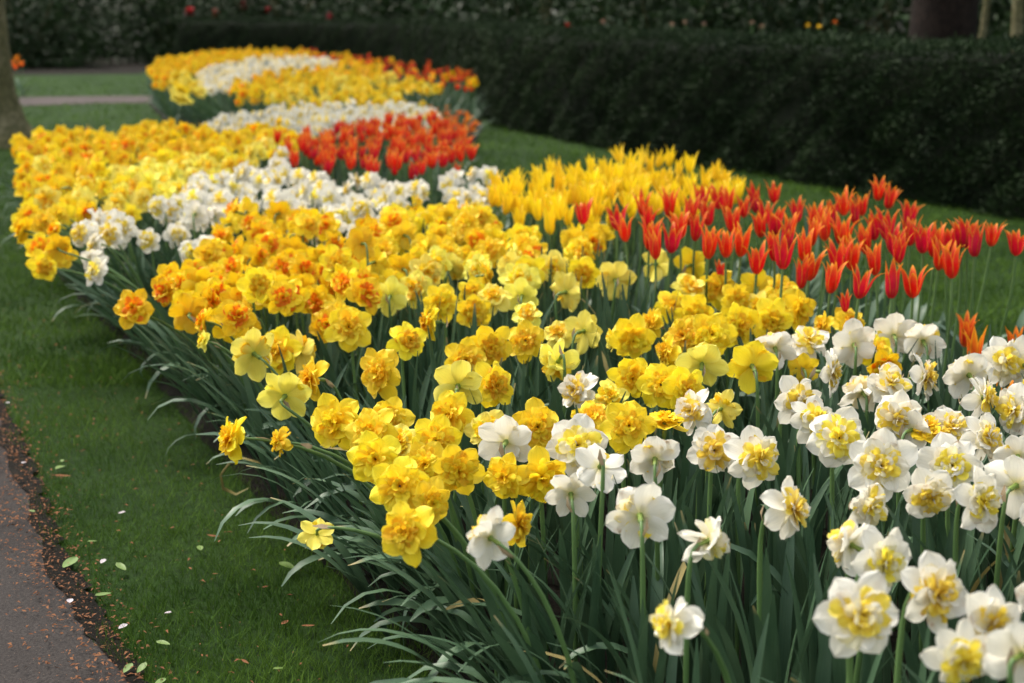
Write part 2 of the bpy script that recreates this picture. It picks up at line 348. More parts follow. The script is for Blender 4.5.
# ------------------------------------------------------------------ blades of grass (stuff)
def tri_mesh(name, P, mat, UVs=None):
    """P (n,k,3) quads or tris"""
    n, k = P.shape[:2]; me = bpy.data.meshes.new(name)
    me.vertices.add(n*k); me.vertices.foreach_set('co', P.astype(np.float32).ravel())
    me.loops.add(n*k); me.loops.foreach_set('vertex_index', np.arange(n*k, dtype=np.int32))
    me.polygons.add(n); me.polygons.foreach_set('loop_start', np.arange(0, n*k, k, dtype=np.int32)); me.polygons.foreach_set('loop_total', np.full(n, k, dtype=np.int32))
    uv = np.tile(np.array([[0, 0], [1, 0], [.5, 1], [0, 1]])[:k], (n, 1)).astype(np.float32)
    me.uv_layers.new(name='UVMap').data.foreach_set('uv', uv.ravel())
    me.materials.append(M[mat]); me.update(); return me
def in_poly_np(X, Y, poly):
    c = np.zeros(len(X), bool); j = len(poly)-1
    for i in range(len(poly)):
        xi, yi = poly[i][0], poly[i][1]; xj, yj = poly[j][0], poly[j][1]
        if yi != yj: c ^= ((yi > Y) != (yj > Y)) & (X < (xj-xi)*(Y-yi)/(yj-yi)+xi)
        j = i
    return c
def grass():
    Ps = []
    for (n, z0, z1, hh, ww) in ((230000, 1.9, 5.0, .024, .0018), (120000, 4.6, 10, .028, .0050), (60000, 9.5, 26, .04, .011)):
        y = z0*(z1/z0)**rng.random(n); half = .40*y+.5; x = (rng.random(n)*2-1)*half
        keep = ~in_poly_np(x-.10*rng.random(n)**2*(y < 9), y, BED) & ~in_poly_np(x, y, BED2) & ~in_poly_np(x, y, FARP)
        wob = .03*np.sin(y*9)+.02*np.sin(y*23+1)+rng.normal(0, .018, n)
        keep &= ~in_poly_np(x-.015-wob*.7, y, PATH)
        patch = np.sin(x*7+np.sin(y*5)*2)*np.sin(y*6.3+x*2)
        patch = patch*.6+.5*np.sin(x*31+np.sin(y*17)*3)*np.sin(y*23+x*9); keep &= rng.random(n) < .74+.3*patch
        x, y, patch = x[keep], y[keep], patch[keep]; n = len(x)
        a = rng.random(n)*6.283; h = hh*(.45+rng.random(n)*.9+.5*(rng.random(n) < .06))*(1+.3*patch); lx = rng.normal(0, .5, n)*h; ly = rng.normal(0, .5, n)*h
        dx = np.cos(a)*ww/2; dy = np.sin(a)*ww/2; o = np.zeros(n)
        Ps.append(np.stack([np.stack([x-dx, y-dy, o], -1), np.stack([x+dx, y+dy, o], -1), np.stack([x+lx, y+ly, h], -1)], 1))
    P = np.concatenate(Ps)
    obj('grass', tri_mesh('grass', P, 'grass'), kind='stuff', label='short mown lawn grass around the flower beds and up to the hedge', category='grass')
grass()

# ------------------------------------------------------------------ blooms: shared meshes
NV = 11; NRAG = 3
NEAR = {k: [] for k in KD}; FAR = {k: [] for k in KD}
for k in KD:
    for i in range(NV):
        o, c = bloom(k, 0, 0 if i < NV-NRAG else random.uniform(.6, 1))
        NEAR[k].append((o.mesh('flower', [KD[k]['o'], 'green']), c.mesh('flower_centre', KD[k]['c'])))
def quatz(d, spin=0.):
    return d.to_track_quat('Z', 'Y').to_matrix().to_4x4() @ Matrix.Rotation(spin, 4, 'Z')
def stem_pts(base, end, d, n=8):
    """from base up to end, arriving along direction d (facing direction)"""
    base = Vector(base); end = Vector(end); L = (end-base).length
    c1 = base + Vector((0, 0, L*.55)) + (end-base)*.12
    c2 = end - d*L*.10 + Vector((0, 0, .015 if d.z < .6 else 0))*1
    c2 = end - d*.035
    out = []
    for i in range(n+1):
        t = i/n; out.append(base*(1-t)**3 + c1*3*t*(1-t)**2 + c2*3*t*t*(1-t) + end*t**3)
    return out
def whole_daffodil(kind, seed):
    """small far-off plant as one mesh"""
    st = random.getstate(); random.seed(seed)
    m = MB(); o, c = bloom(kind, 1); d = Vector((random.uniform(-.8, .8), -1, random.uniform(-.1, .5))).normalized()
    Mx = Matrix.Translation((0, 0, .41)) @ quatz(d, random.random()*6)
    m.add(o, Mx, [0, 1]); m.add(c, Mx, [2, 3, 0])
    tube(m, stem_pts((random.uniform(-.02, .02), .03, 0), Vector((0, 0, .41))-d*.027, d, 5), .0035, 4, 4)
    for i in range(3): leaf_strip(m, (random.uniform(-.03, .03), random.uniform(-.0, .05), 0), random.random()*6.28, random.uniform(.02, .25), random.uniform(.3, .4), .018, random.uniform(0, .8), 5, 5)
    random.setstate(st)
    return m
def whole_tulip(mat, seed):
    st = random.getstate(); random.seed(seed)
    m = MB(); h = tulip_head(1, .92, .85); d = Vector((random.uniform(-.12, .12), random.uniform(-.12, .12), 1)).normalized()
    m.add(h, Matrix.Translation((0, 0, .47)) @ quatz(d, random.random()*6), [0])
    tube(m, [(random.uniform(-.02, .02), .0, 0), (0, 0, .24), (0, 0, .475)], .0035, 1, 4)
    for i in range(2): leaf_strip(m, (0, 0, 0), random.random()*6.28, random.uniform(.15, .4), random.uniform(.2, .3), .045, random.uniform(.2, 1.), 2, 5, tulip=True)
    random.setstate(st)
    return m
def far_mats(kind):
    if kind in KD: return [KD[kind]['o'], 'green', KD[kind]['c'][0], KD[kind]['c'][1], 'stem', 'leaf']
    return [{'R': 'red', 'T': 'ytul', 'O': 'flame'}[kind], 'stem', 'tleaf']
FARMB = {k: [whole_daffodil(k, 100+i*7+ord(k)) for i in range(5)] for k in KD}
FARMB.update({k: [whole_tulip(None, 300+i*5+ord(k)) for i in range(5)] for k in 'RTO'})
FARME = {k: [mb.mesh(k, far_mats(k)) for mb in L] for k, L in FARMB.items()}
LEAVES = []
for i in range(10):
    mb = MB(); leaf_strip(mb, (0, 0, 0), 0, random.uniform(.02, .2), random.uniform(.33, .42), random.uniform(.016, .022), random.uniform(.1, .9), 0, 9, fold=.3, twist=random.uniform(-.8, .8)); LEAVES.append(mb.mesh('leaf', ['leaf']))
TLEAVES = []
for i in range(5):
    mb = MB(); leaf_strip(mb, (0, 0, 0), 0, random.uniform(.15, .4), random.uniform(.20, .30), random.uniform(.04, .055), random.uniform(.2, 1.2), 0, 9, fold=.3, tulip=True); TLEAVES.append(mb.mesh('leaf', ['tleaf']))
THEADS = {k: [] for k in 'RTO'}
for k, mt in (('R', 'red'), ('T', 'ytul'), ('O', 'flame')):
    for i in range(12): THEADS[k].append(tulip_head(slim=.85 if k == 'T' else .80).mesh('flower', [mt]))

FACE = {'F': (.0, .12, 1), 'B': (.05, .3, -1), 'L': (-1, .1, .45), 'R': (1, .05, .5), 'FL': (-.55, .1, 1), 'FR': (.55, .05, 1), 'FU': (0, .6, .8), 'FD': (.1, -.35, 1), 'BL': (-.6, .2, -.8), 'BR': (.7, .15, -.75), 'U': (.1, 1, .25), 'LL': (-1, .02, .05), 'RR': (1, .05, .1), 'BD': (-.2, -.5, -.8)}
NAMES = {'W': ('white_daffodil', 'daffodil'), 'Y': ('yellow_daffodil', 'daffodil'), 'P': ('yellow_daffodil', 'daffodil'), 'G': ('golden_daffodil', 'daffodil'), 'R': ('red_tulip', 'tulip'), 'T': ('yellow_tulip', 'tulip'), 'O': ('orange_tulip', 'tulip')}
def root_of(head, poly, back=.03, d=None):
    b = Vector((head.x, head.y))
    if d is not None: h = Vector((d.x, d.y)); b -= h*back
    b += Vector((random.uniform(-.02, .02), random.uniform(-.02, .02)))
    ins = poly_in(b, poly); dist, c = poly_near(b, poly)
    if not ins or dist < .07:
        dirn = (c-b) if not ins else (b-c)
        if dirn.length > 1e-6: b = c + dirn.normalized()*.08
    return Vector((b.x, b.y, .03))
def daffodil(kind, head, diam, d, label, group, poly=BED, nleaf=3, spathe=True):
    nm, cat = NAMES[kind]
    b = root_of(head, poly, .03, d)
    t = empty(nm, b, label=label, category=cat, group=group)
    s = diam/.1
    mo, mc = random.choice(NEAR[kind][NV-NRAG:] if any(w_ in label for w_ in ('ragged', 'wilting', 'spiky', 'pointed petals')) else NEAR[kind][:NV-NRAG] if random.random() < .9 else NEAR[kind])
    f = obj('flower', mo, t); Mx = Matrix.Translation(head-b) @ quatz(d, random.random()*6.28) @ Matrix.Scale(s, 4); f.matrix_local = Mx
    c = obj('flower_centre', mc, f)
    neck = head - d*.027*s
    mb = MB(); pts = stem_pts(b, neck, d, 9); tube(mb, [p-b for p in pts], [.0042]*6+[.0036, .0032, .0028, .0026], 0, 6)
    if spathe:   # papery sheath below the bloom
        q = pts[7]-b; dd = (pts[9]-pts[6]).normalized(); side = Vector((random.uniform(-1, 1), random.uniform(-1, 1), .2)).normalized()
        e = q + dd*.03 + side*.010; w_ = dd.cross(side).normalized()*.004
        P = np.array([[q-w_*.5, q+w_*.5], [q.lerp(e, .5)-w_*1.3+side*.004, q.lerp(e, .5)+w_*1.3+side*.004], [e-w_*.2, e+w_*.2]])
        mb.grid(P, np.array([[[0, 0], [1, 0]], [[0, .5], [1, .5]], [[0, 1], [1, 1]]], float), 1)
    obj('stem', mb.mesh('stem', ['stem', 'spathe']), t)
    for i in range(nleaf):
        l = obj('leaf', random.choice(LEAVES), t); l.location = (random.uniform(-.03, .03), random.uniform(-.03, .03), -.015)
        lean = (Vector((head.x, head.y))-Vector((b.x, b.y)))
        az = math.atan2(lean.y, lean.x)+random.uniform(-.7, .7) if lean.length > .1 else random.random()*6.28
        tl = min(.7, lean.length/.40)*.8
        l.rotation_euler = Matrix.Rotation(az, 3, 'Z').to_euler() if tl < .2 else (Matrix.Rotation(az, 3, 'Z') @ Matrix.Rotation(tl, 3, 'Y')).to_euler()
        l.scale = [random.uniform(.85, 1.1)]*3
    return t
def tulip(kind, head, size, label, group, poly=BED, nleaf=2, tilt=None):
    nm, cat = NAMES[kind]; d = tilt or Vector((random.uniform(-.16, .16), random.uniform(-.16, .16), 1)).normalized()
    b = root_of(head, poly, .0, None); b.xy = b.xy + Vector((random.uniform(-.03, .02), random.uniform(-.03, .03)))
    t = empty(nm, b, label=label, category=cat, group=group)
    foot = head - d*.042*size
    f = obj('flower', random.choice(THEADS[kind]), t); f.matrix_local = Matrix.Translation(foot-b) @ quatz(d, random.random()*6.28) @ Matrix.Scale(size, 4)
    mb = MB(); c1 = b+Vector((0, 0, .2)); c2 = foot-d*.15
    pts = [b*(1-k)**3+c1*3*k*(1-k)**2+c2*3*k*k*(1-k)+foot*k**3 for k in [i/8 for i in range(9)]]
    tube(mb, [p-b for p in pts], .0036, 0, 6); obj('stem', mb.mesh('stem', ['stem']), t)
    for i in range(nleaf):
        l = obj('leaf', random.choice(TLEAVES), t); l.rotation_euler = (0, 0, random.random()*6.28); l.scale = [random.uniform(.8, 1.15)]*3
    return t
# ------------------------------------------------------------------ near daffodils, each placed by itself on the bed (x, y, apparent size, kind, facing, depth factor, label)
GW = 'white double daffodils with yellow centres'; GY = 'yellow double daffodils'; GG = 'golden daffodils with orange centres'
NEARLIST = [
 # front edge of the bed, left side
 (233,438,44,'Y','L',1,'yellow double daffodil leaning far out over the grass, facing left beside a tiny bloom'),
 (280,442,27,'Y','L',1,'very small ragged yellow daffodil just right of the bloom leaning over the grass'),
 (317,534,27,'P','BD',1.0,'small yellow daffodil hanging low among the leaves at the grass edge'),
 (204,341,19,'P','L',1,'small greenish yellow bud-like bloom under the orange daffodils at the lawn edge'),
 (205,322,30,'G','L',1,'golden daffodil facing left just above the small greenish bloom'),
 (254,354,46,'P','BL',1,'pale yellow daffodil seen from behind with its green base, leftmost of the cluster of four'),
 (279,352,46,'Y','FL',1.03,'yellow double daffodil with orange frills wedged between two pale backs in the cluster of four'),
 (300,352,40,'P','BR',1.06,'pale yellow daffodil turned away behind the orange-frilled one in the cluster of four'),
 (313,379,40,'Y','L',1,'yellow daffodil seen side on with one petal sticking out right, by the pale back bloom'),
 (285,396,46,'P','B',1,'pale yellow daffodil seen from behind, lowest of the cluster above the leaning bloom'),
 (349,328,43,'Y','F',1,'round pale yellow double daffodil facing the camera alone below the orange ones'),
 (380,373,54,'Y','FL',1,'large yellow double daffodil left of the bloom with a spent petal, above the yellow chain'),
 (408,341,36,'Y','FR',1,'smaller yellow daffodil right above the large double one, leaves behind it'),
 (337,423,54,'Y','FL',1,'yellow double daffodil at the left end of the diagonal yellow chain'),
 (372,432,48,'Y','FL',.99,'yellow double daffodil second in the diagonal chain, overlapping its left neighbour'),
 (390,420,42,'Y','F',1.04,'yellow double daffodil tucked behind the second bloom of the diagonal chain'),
 (376,459,50,'Y','F',1,'yellow double daffodil with tight orange ring centre in the middle of the diagonal chain'),
 (400,446,46,'P','FU',1.04,'pale yellow daffodil peeping out above the middle bloom of the diagonal chain'),
 (400,486,54,'Y','F',.98,'yellow double daffodil low in the diagonal chain, above the two lowest blooms'),
 (430,503,46,'Y','FR',1,'yellow double daffodil with one broad petal out to the right, beside the lowest bloom'),
 (408,532,56,'Y','FL',.97,'lowest yellow double daffodil of the diagonal chain, just left of a white back'),
 (426,464,44,'Y','F',1.01,'yellow double daffodil between the chain and the bloom with a hanging spathe'),
 (458,469,48,'Y','FD',.99,'yellow double daffodil with a papery spathe hanging below it'),
 (436,441,48,'Y','F',1.01,'yellow double daffodil just below and left of the highest bloom of its clump'),
 (451,416,46,'Y','FL',1,'yellow double daffodil topping the clump above the hanging spathe'),
 (458,386,48,'P','B',.99,'pale yellow daffodil seen from behind with a green base, lowest of the trio'),
 (466,361,40,'Y','F',1.02,'yellow daffodil with dark centre at the top of the trio'),
 (494,385,44,'Y','FR',1,'yellow daffodil with deep frills at the right of the trio, turned right'),
 (491,346,40,'Y','FD',1,'yellow double daffodil with orange lower frills, left one of a touching pair'),
 (526,341,38,'Y','F',.99,'yellow double daffodil with even frills, right one of a touching pair'),
 (527,315,28,'P','FU',1,'pale yellow daffodil tilted upward above the touching pair'),
 (558,362,42,'P','BD',1,'pale yellow daffodil seen from behind above the ragged white bloom'),
 (557,334,30,'P','FU',1.03,'pale yellow daffodil peeping over the back-turned one'),
 (584,331,38,'P','BR',1,'pale yellow daffodil split by a dark leaf standing in front of it'),
 (632,339,42,'Y','FD',1,'yellow double daffodil with orange frills standing alone amid the upright leaves'),
 (614,338,24,'P','L',1.03,'narrow pale petalled bloom half hidden at the left of the orange-frilled lone one'),
 (390,296,34,'P','B',1,'pale yellow daffodil seen from behind among leaves below the golden drift'),
 (416,289,34,'P','FL',1.02,'pale yellow daffodil leaning left between the golden drift and the leafy gap'),
 (441,303,36,'Y','FR',1,'yellow double daffodil with orange heart at the left of the leafy rows'),
 (430,322,34,'Y','LL',1,'yellow daffodil in profile facing left with orange frills, by the leafy gap'),
 (474,312,34,'Y','FD',1,'yellow daffodil with drooping orange frills left of an upright leaf'),
 (492,298,34,'P','FU',1,'pale yellow daffodil above the bloom with drooping frills'),
 (522,296,32,'P','B',1,'pale yellow back-turned daffodil behind a pair of leaf tips'),
 (553,268,30,'P','F',1,'pale yellow daffodil at the left of the standing leaves, under the orange ones'),
 (566,292,36,'P','BR',1,'pale yellow back-turned daffodil beside the standing leaves'),
 (583,273,32,'Y','FD',1,'yellow daffodil with orange lower frills above the standing leaves'),
 (615,280,38,'P','B',1,'pale yellow back-turned daffodil with a wilted sheath among the standing leaves'),
 (657,264,32,'P','BR',1,'pale yellow back-turned daffodil directly under the red tulips'),
 (691,265,34,'Y','BR',1,'dull yellow daffodil turned away beneath a group of red tulips'),
 # yellow blooms in the middle and right
 (632,377,40,'Y','FD',1,'yellow double daffodil with orange streaks at the upper left of the diagonal yellow row'),
 (661,385,44,'Y','F',.99,'yellow double daffodil second of the diagonal row, orange at its heart'),
 (686,389,42,'Y','FR',1,'yellow double daffodil at the right end of the diagonal row, touching a white bloom'),
 (668,353,34,'Y','L',1,'yellow double daffodil facing left beside the big orange-hearted one'),
 (685,337,40,'Y','FL',1.0,'yellow double daffodil between the left-facing one and the big orange-hearted one'),
 (711,335,50,'Y','F',1,'big yellow double daffodil with a rich orange heart right of centre'),
 (737,326,44,'Y','FR',1.02,'yellow double daffodil overlapping the right side of the big orange-hearted one'),
 (702,364,44,'P','B',.99,'pale yellow daffodil seen from behind with a green centre, left of a similar brighter one'),
 (752,366,46,'Y','B',1,'bright yellow daffodil seen from behind with a dark green centre, left of the white backs'),
 (652,322,28,'Y','L',1,'small yellow daffodil facing left at the edge of the leafy gap'),
 (673,306,34,'Y','F',1,'yellow double daffodil above the left-facing small one'),
 (694,313,36,'Y','FD',1,'yellow double daffodil with brownish lower frills above the big orange-hearted one'),
 (690,289,34,'P','FU',1,'pale yellow double daffodil just below the red tulips'),
 (719,288,38,'Y','FL',1,'yellow double daffodil with pointed petals under a small red tulip'),
 (735,300,34,'Y','FR',1,'yellow double daffodil with a brown withered sheath in front'),
 (757,288,34,'Y','B',1,'dull yellow daffodil seen from behind below the red tulips'),
 (781,291,34,'Y','FU',1,'yellow double daffodil rising to a point against the tulip stems'),
 (771,320,40,'Y','FD',1,'yellow double daffodil low in the crowded yellow heap behind the white backs'),
 (798,311,36,'Y','FR',1,'yellow double daffodil at the right end of the crowded yellow heap'),
 (784,305,36,'Y','FU',1.03,'yellow double daffodil in the middle of the crowded yellow heap'),
 (757,309,32,'P','FL',1.03,'pale yellow daffodil at the left end of the crowded yellow heap'),
 (824,326,26,'Y','L',1,'small yellow daffodil between the heap and the white backs'),
 (849,322,34,'Y','FU',1,'yellow daffodil opening upward behind a white back, under a small dark red bud'),
 (877,352,34,'Y','F',1.03,'deep yellow daffodil glimpsed between two white backs'),
 (884,366,32,'G','FD',1.03,'shaded deep yellow daffodil behind the leaves below the white backs'),
 (803,369,30,'Y','B',1.05,'yellow daffodil mostly hidden behind the white bloom facing right'),
 (592,421,44,'Y','FU',1.03,'yellow double daffodil above the round white bloom facing the camera'),
 (610,399,40,'P','FU',1.04,'pale yellow daffodil beside the ragged white bloom, petals up'),
 (628,426,50,'Y','F',1,'large yellow double daffodil with orange heart left of the single white back'),
 (665,424,44,'Y','U',1.0,'yellow daffodil with open upward petals above the single white back'),
 (721,409,36,'P','BR',1.03,'golden yellow petals showing just behind a ragged white bloom'),
 (487,431,42,'P','FL',1.03,'pale yellow daffodil hidden behind the white back with a long stem'),
 (537,427,48,'Y','F',1.03,'yellow double daffodil between the white back with a long stem and the round white bloom'),
 (541,476,50,'Y','FD',1.04,'yellow double daffodil with orange frills below and left of the round white bloom'),
 (506,477,42,'Y','FL',1.03,'yellow daffodil partly hidden below the white back with a long stem'),
 (516,524,42,'Y','R',1.03,'deep yellow daffodil peeking out right behind a low white back'),
 # white blooms
 (506,442,50,'W','B',1,'white daffodil seen from behind on a long stem slanting right, among yellow ones'),
 (577,446,56,'W','F',.99,'round white double daffodil with pale yellow swirls facing the camera, left of centre'),
 (577,390,42,'W','FL',1,'ragged white daffodil with yellow heart among the yellow ones above the round white bloom'),
 (600,467,48,'W','BD',.97,'white daffodil turned away and down, touching the round white bloom'),
 (571,494,44,'W','B',1.03,'cream-white daffodil hidden behind the stem below the round white bloom'),
 (655,459,48,'W','B',1,'white daffodil seen from behind with green centre and its stem bending below'),
 (640,516,62,'W','B',.96,'large white six-petalled daffodil seen from behind in front of the dark leaves'),
 (490,538,52,'W','BL',.97,'white daffodil turned away beside a deep yellow one, low at the front left'),
 (708,541,52,'W','BR',.97,'wilting white daffodil tipped over to the right with a brown spathe'),
 (674,624,56,'W','L',.95,'white daffodil in profile facing left, ragged petals, alone at the bottom of the bed'),
 (693,411,44,'W','FL',1,'white daffodil with ragged petals and buff frills touching a yellow one'),
 (714,450,48,'W','F',1,'white double daffodil with yellow collar and cream rosette, left one of a pair'),
 (756,458,56,'W','FR',.99,'white double daffodil with a yellow strip of frills, right one of a pair'),
 (789,509,54,'W','R',.97,'white daffodil seen from its side with a curved green neck, facing right'),
 (797,402,50,'W','FR',1,'white double daffodil turned right, upper one of the chain of four'),
 (813,420,44,'W','FR',1,'white daffodil second in the chain of four, narrow yellow frills'),
 (838,438,56,'W','F',.99,'white double daffodil with wide buff yellow heart, third in the chain of four'),
 (880,466,64,'W','F',.98,'broad white double daffodil with golden frills, lowest in the chain of four'),
 (829,372,42,'W','R',1,'white daffodil with a fan of yellow frills facing right below two white backs'),
 (775,348,38,'W','B',1,'small white daffodil seen from behind at the left end of the row of backs'),
 (808,342,40,'W','FU',1,'white daffodil tipped upward with one petal folded over, second in the row of backs'),
 (854,345,42,'W','B',1,'white daffodil seen from behind with green centre, third in the row of backs'),
 (894,336,42,'W','B',1,'white daffodil seen from behind against the grass, left one of the top pair'),
 (923,341,40,'W','B',1,'white daffodil seen from behind against the grass, right one of the top pair'),
 (923,378,42,'W','R',1,'white daffodil in profile with orange-yellow frills between two tall leaves'),
 (969,375,46,'W','B',1,'white daffodil with faint yellow stain seen from behind below the orange tulips'),
 (982,398,42,'W','R',.99,'white daffodil with spreading petals and yellow frills facing right, below the stained back'),
 (1003,362,46,'W','FR',1,'white double daffodil with bright yellow frills right beside the orange tulips'),
 (1022,362,44,'W','B',1,'white daffodil cut by the right edge of the photo, beside bright yellow frills'),
 (1016,411,48,'W','L',1,'white daffodil with a bent green neck at the right edge of the photo'),
 (863,393,44,'W','B',1.02,'white daffodil turned away left of the spiky white one'),
 (890,386,46,'W','FU',1,'white daffodil with spiky petals pointing up in the middle of the white drift'),
 (895,417,48,'W','FD',.99,'white daffodil with small yellow mouth below the spiky one'),
 (912,430,40,'W','BR',1.02,'white daffodil turned away behind the yellow-mouthed one'),
 (928,430,30,'Y','FU',1.02,'small bright yellow tuft of a bloom wedged among the white daffodils'),
 (951,429,48,'W','FU',1.02,'white double daffodil tilted up at the head of the crowded white heap'),
 (985,438,48,'W','FR',1,'white double daffodil with pale yellow ruffles at the right of the crowded white heap'),
 (951,466,58,'W','F',.98,'white double daffodil with orange-yellow swirl in the middle of the crowded white heap'),
 (930,494,50,'W','FD',.98,'white daffodil with golden mouth at the lower left of the crowded white heap'),
 (979,500,56,'W','FR',.96,'white double daffodil with a tall stripe of yellow frills below the crowded white heap'),
 (1016,486,58,'W','BR',.97,'large white daffodil turned away at the right edge, middle height'),
 (1018,456,36,'W','B',1,'small white daffodil peeping over the large turned away one at the right edge'),
 (868,507,46,'W','FR',.98,'white daffodil with spiky petals and yellow streaks below the lowest of the chain of four'),
 (851,545,54,'W','BL',.98,'white daffodil seen from behind with curved green neck, joined to a large golden-frilled one'),
 (882,562,64,'W','FR',.95,'large white double daffodil with golden frills at the top of the bottom row'),
 (933,593,72,'W','FR',.94,'large white double daffodil with orange-yellow crest, second in the bottom row'),
 (859,615,76,'W','F',.92,'largest white double daffodil with yellow rosette facing the camera at the bottom'),
 (989,624,70,'W','FR',.92,'large white double daffodil third in the bottom row near the right corner'),
 (960,657,62,'W','FD',.92,'white daffodil with orange-yellow mouth low in the right corner'),
 (1022,655,66,'W','BR',.90,'white daffodil cut off in the bottom right corner of the photo'),
]
TAKEN = []
for (x, y, s, k, fc, kd, lab) in NEARLIST:
    h = .42 + random.uniform(-.008, .008)
    if (x, y) == (317, 534): h = .28
    p = at(x, y, h); p = CAM + (p-CAM)*kd
    if kd > 1.0: pass
    d = camvec(*[c+random.uniform(-.12, .12) for c in FACE[fc]])
    zz = (p-CAM).dot(FW); diam = s*zz/FPX*1.17
    diam = max(.045 if s < 30 and s != 27 or (x, y) == (280, 442) else .064 if s == 27 else .078, min(diam, .122))
    TAKEN.append((p, .05)); daffodil(k, p, diam, d, lab, {'W': GW, 'Y': GY, 'P': GY, 'G': GG}[k])

TULIPS = [(774,193),(879,190),(890,198),(844,203),(910,214),(855,213),(824,227),(874,227),(887,226),(842,232),(923,239),(910,232),(900,250),(874,261),(853,256),(837,256),
 (802,274,'red tulip, large and leaning against its twin, low above the yellow daffodil heap'),(811,266,'red tulip, smaller twin pressed against the right of the large low one'),
 (832,279,'red tulip with long yellow-edged petals standing low above the yellow daffodils'),(861,284,'red tulip with one petal tip flung out right, low in the front row'),
 (892,282,'red tulip wide open like a fan, low in the front row of tulips'),(913,282,'red tulip, small closed bloom right of the wide open fan-shaped one'),
 (845,303,'tiny dark red tulip bud just above the yellow daffodils'),(935,243),(949,240),(952,263,'red tulip hanging lower than its neighbours in front of the lawn'),
 (960,235),(969,234),(976,242),(993,234,'red tulip with flaring orange tips, second from the right end of the row'),(1016,243,'red tulip standing alone at the right end of the row'),
 (787,240),(813,234),(784,253),(774,247),(797,211),(816,218),(583,212,'small red tulip at the far left among golden daffodils'),(617,218,'red tulip with curved petals, left end of the main tulip group'),
 (624,229),(642,204),(649,217),(650,236),(655,246),(669,204,'red tulip framed by yellow tulips, standing apart left of the main mass'),(672,238),(679,226),(696,228),(710,244),(726,244),(708,213),(718,197),
 (728,202),(733,220),(742,242),(758,260,'red tulip with a bent yellow tip hanging below the main mass'),(720,271,'small dark red tulip low above the yellow daffodils, left of centre'),(755,200),(760,226),(744,207),
 (765,212),(790,226),(805,248),(865,240),(893,240),(832,215),(941,256),(862,205),(775,222),(702,198),(690,212)]
for e in TULIPS:
    x, y = e[:2]; h = random.uniform(.515, .555)
    tiny = (x, y) in ((845, 303), (720, 271))
    if tiny: h = .46
    if y > 255 and not tiny: h = random.uniform(.50, .53)
    p = at(x, y, h)
    lab = e[2] if len(e) > 2 else ('red tulip with orange-tipped petals in the dense mass between the yellow tulips and daffodils' if x < 765 else 'red tulip with flame-edged petals crowded in the middle of the mass before the dark hedge' if x < 900 else 'red tulip with orange tips in the thinner right part of the row before the lawn')
    TAKEN.append((p, .04)); tulip('R', p, (.55 if tiny else random.uniform(.84, 1.02)), lab, 'red lily-flowered tulips beside the daffodils')
for x, y, lab in ((966,332,'orange-red tulip with pointed flame petals, upper one of two low blooms behind white daffodils'),(974,350,'orange-red tulip lower and fuller of the two low blooms behind white daffodils'),(1016,345,'short orange-red tulip mostly hidden behind the white daffodil at the right edge'),(1004,398,'orange-red tulip glimpsed deep between leaves at the right edge')):
    p = at(x, y, .34 if y < 390 else .30); TAKEN.append((p, .04)); tulip('O', p, .95, lab, 'short orange tulips at the right')

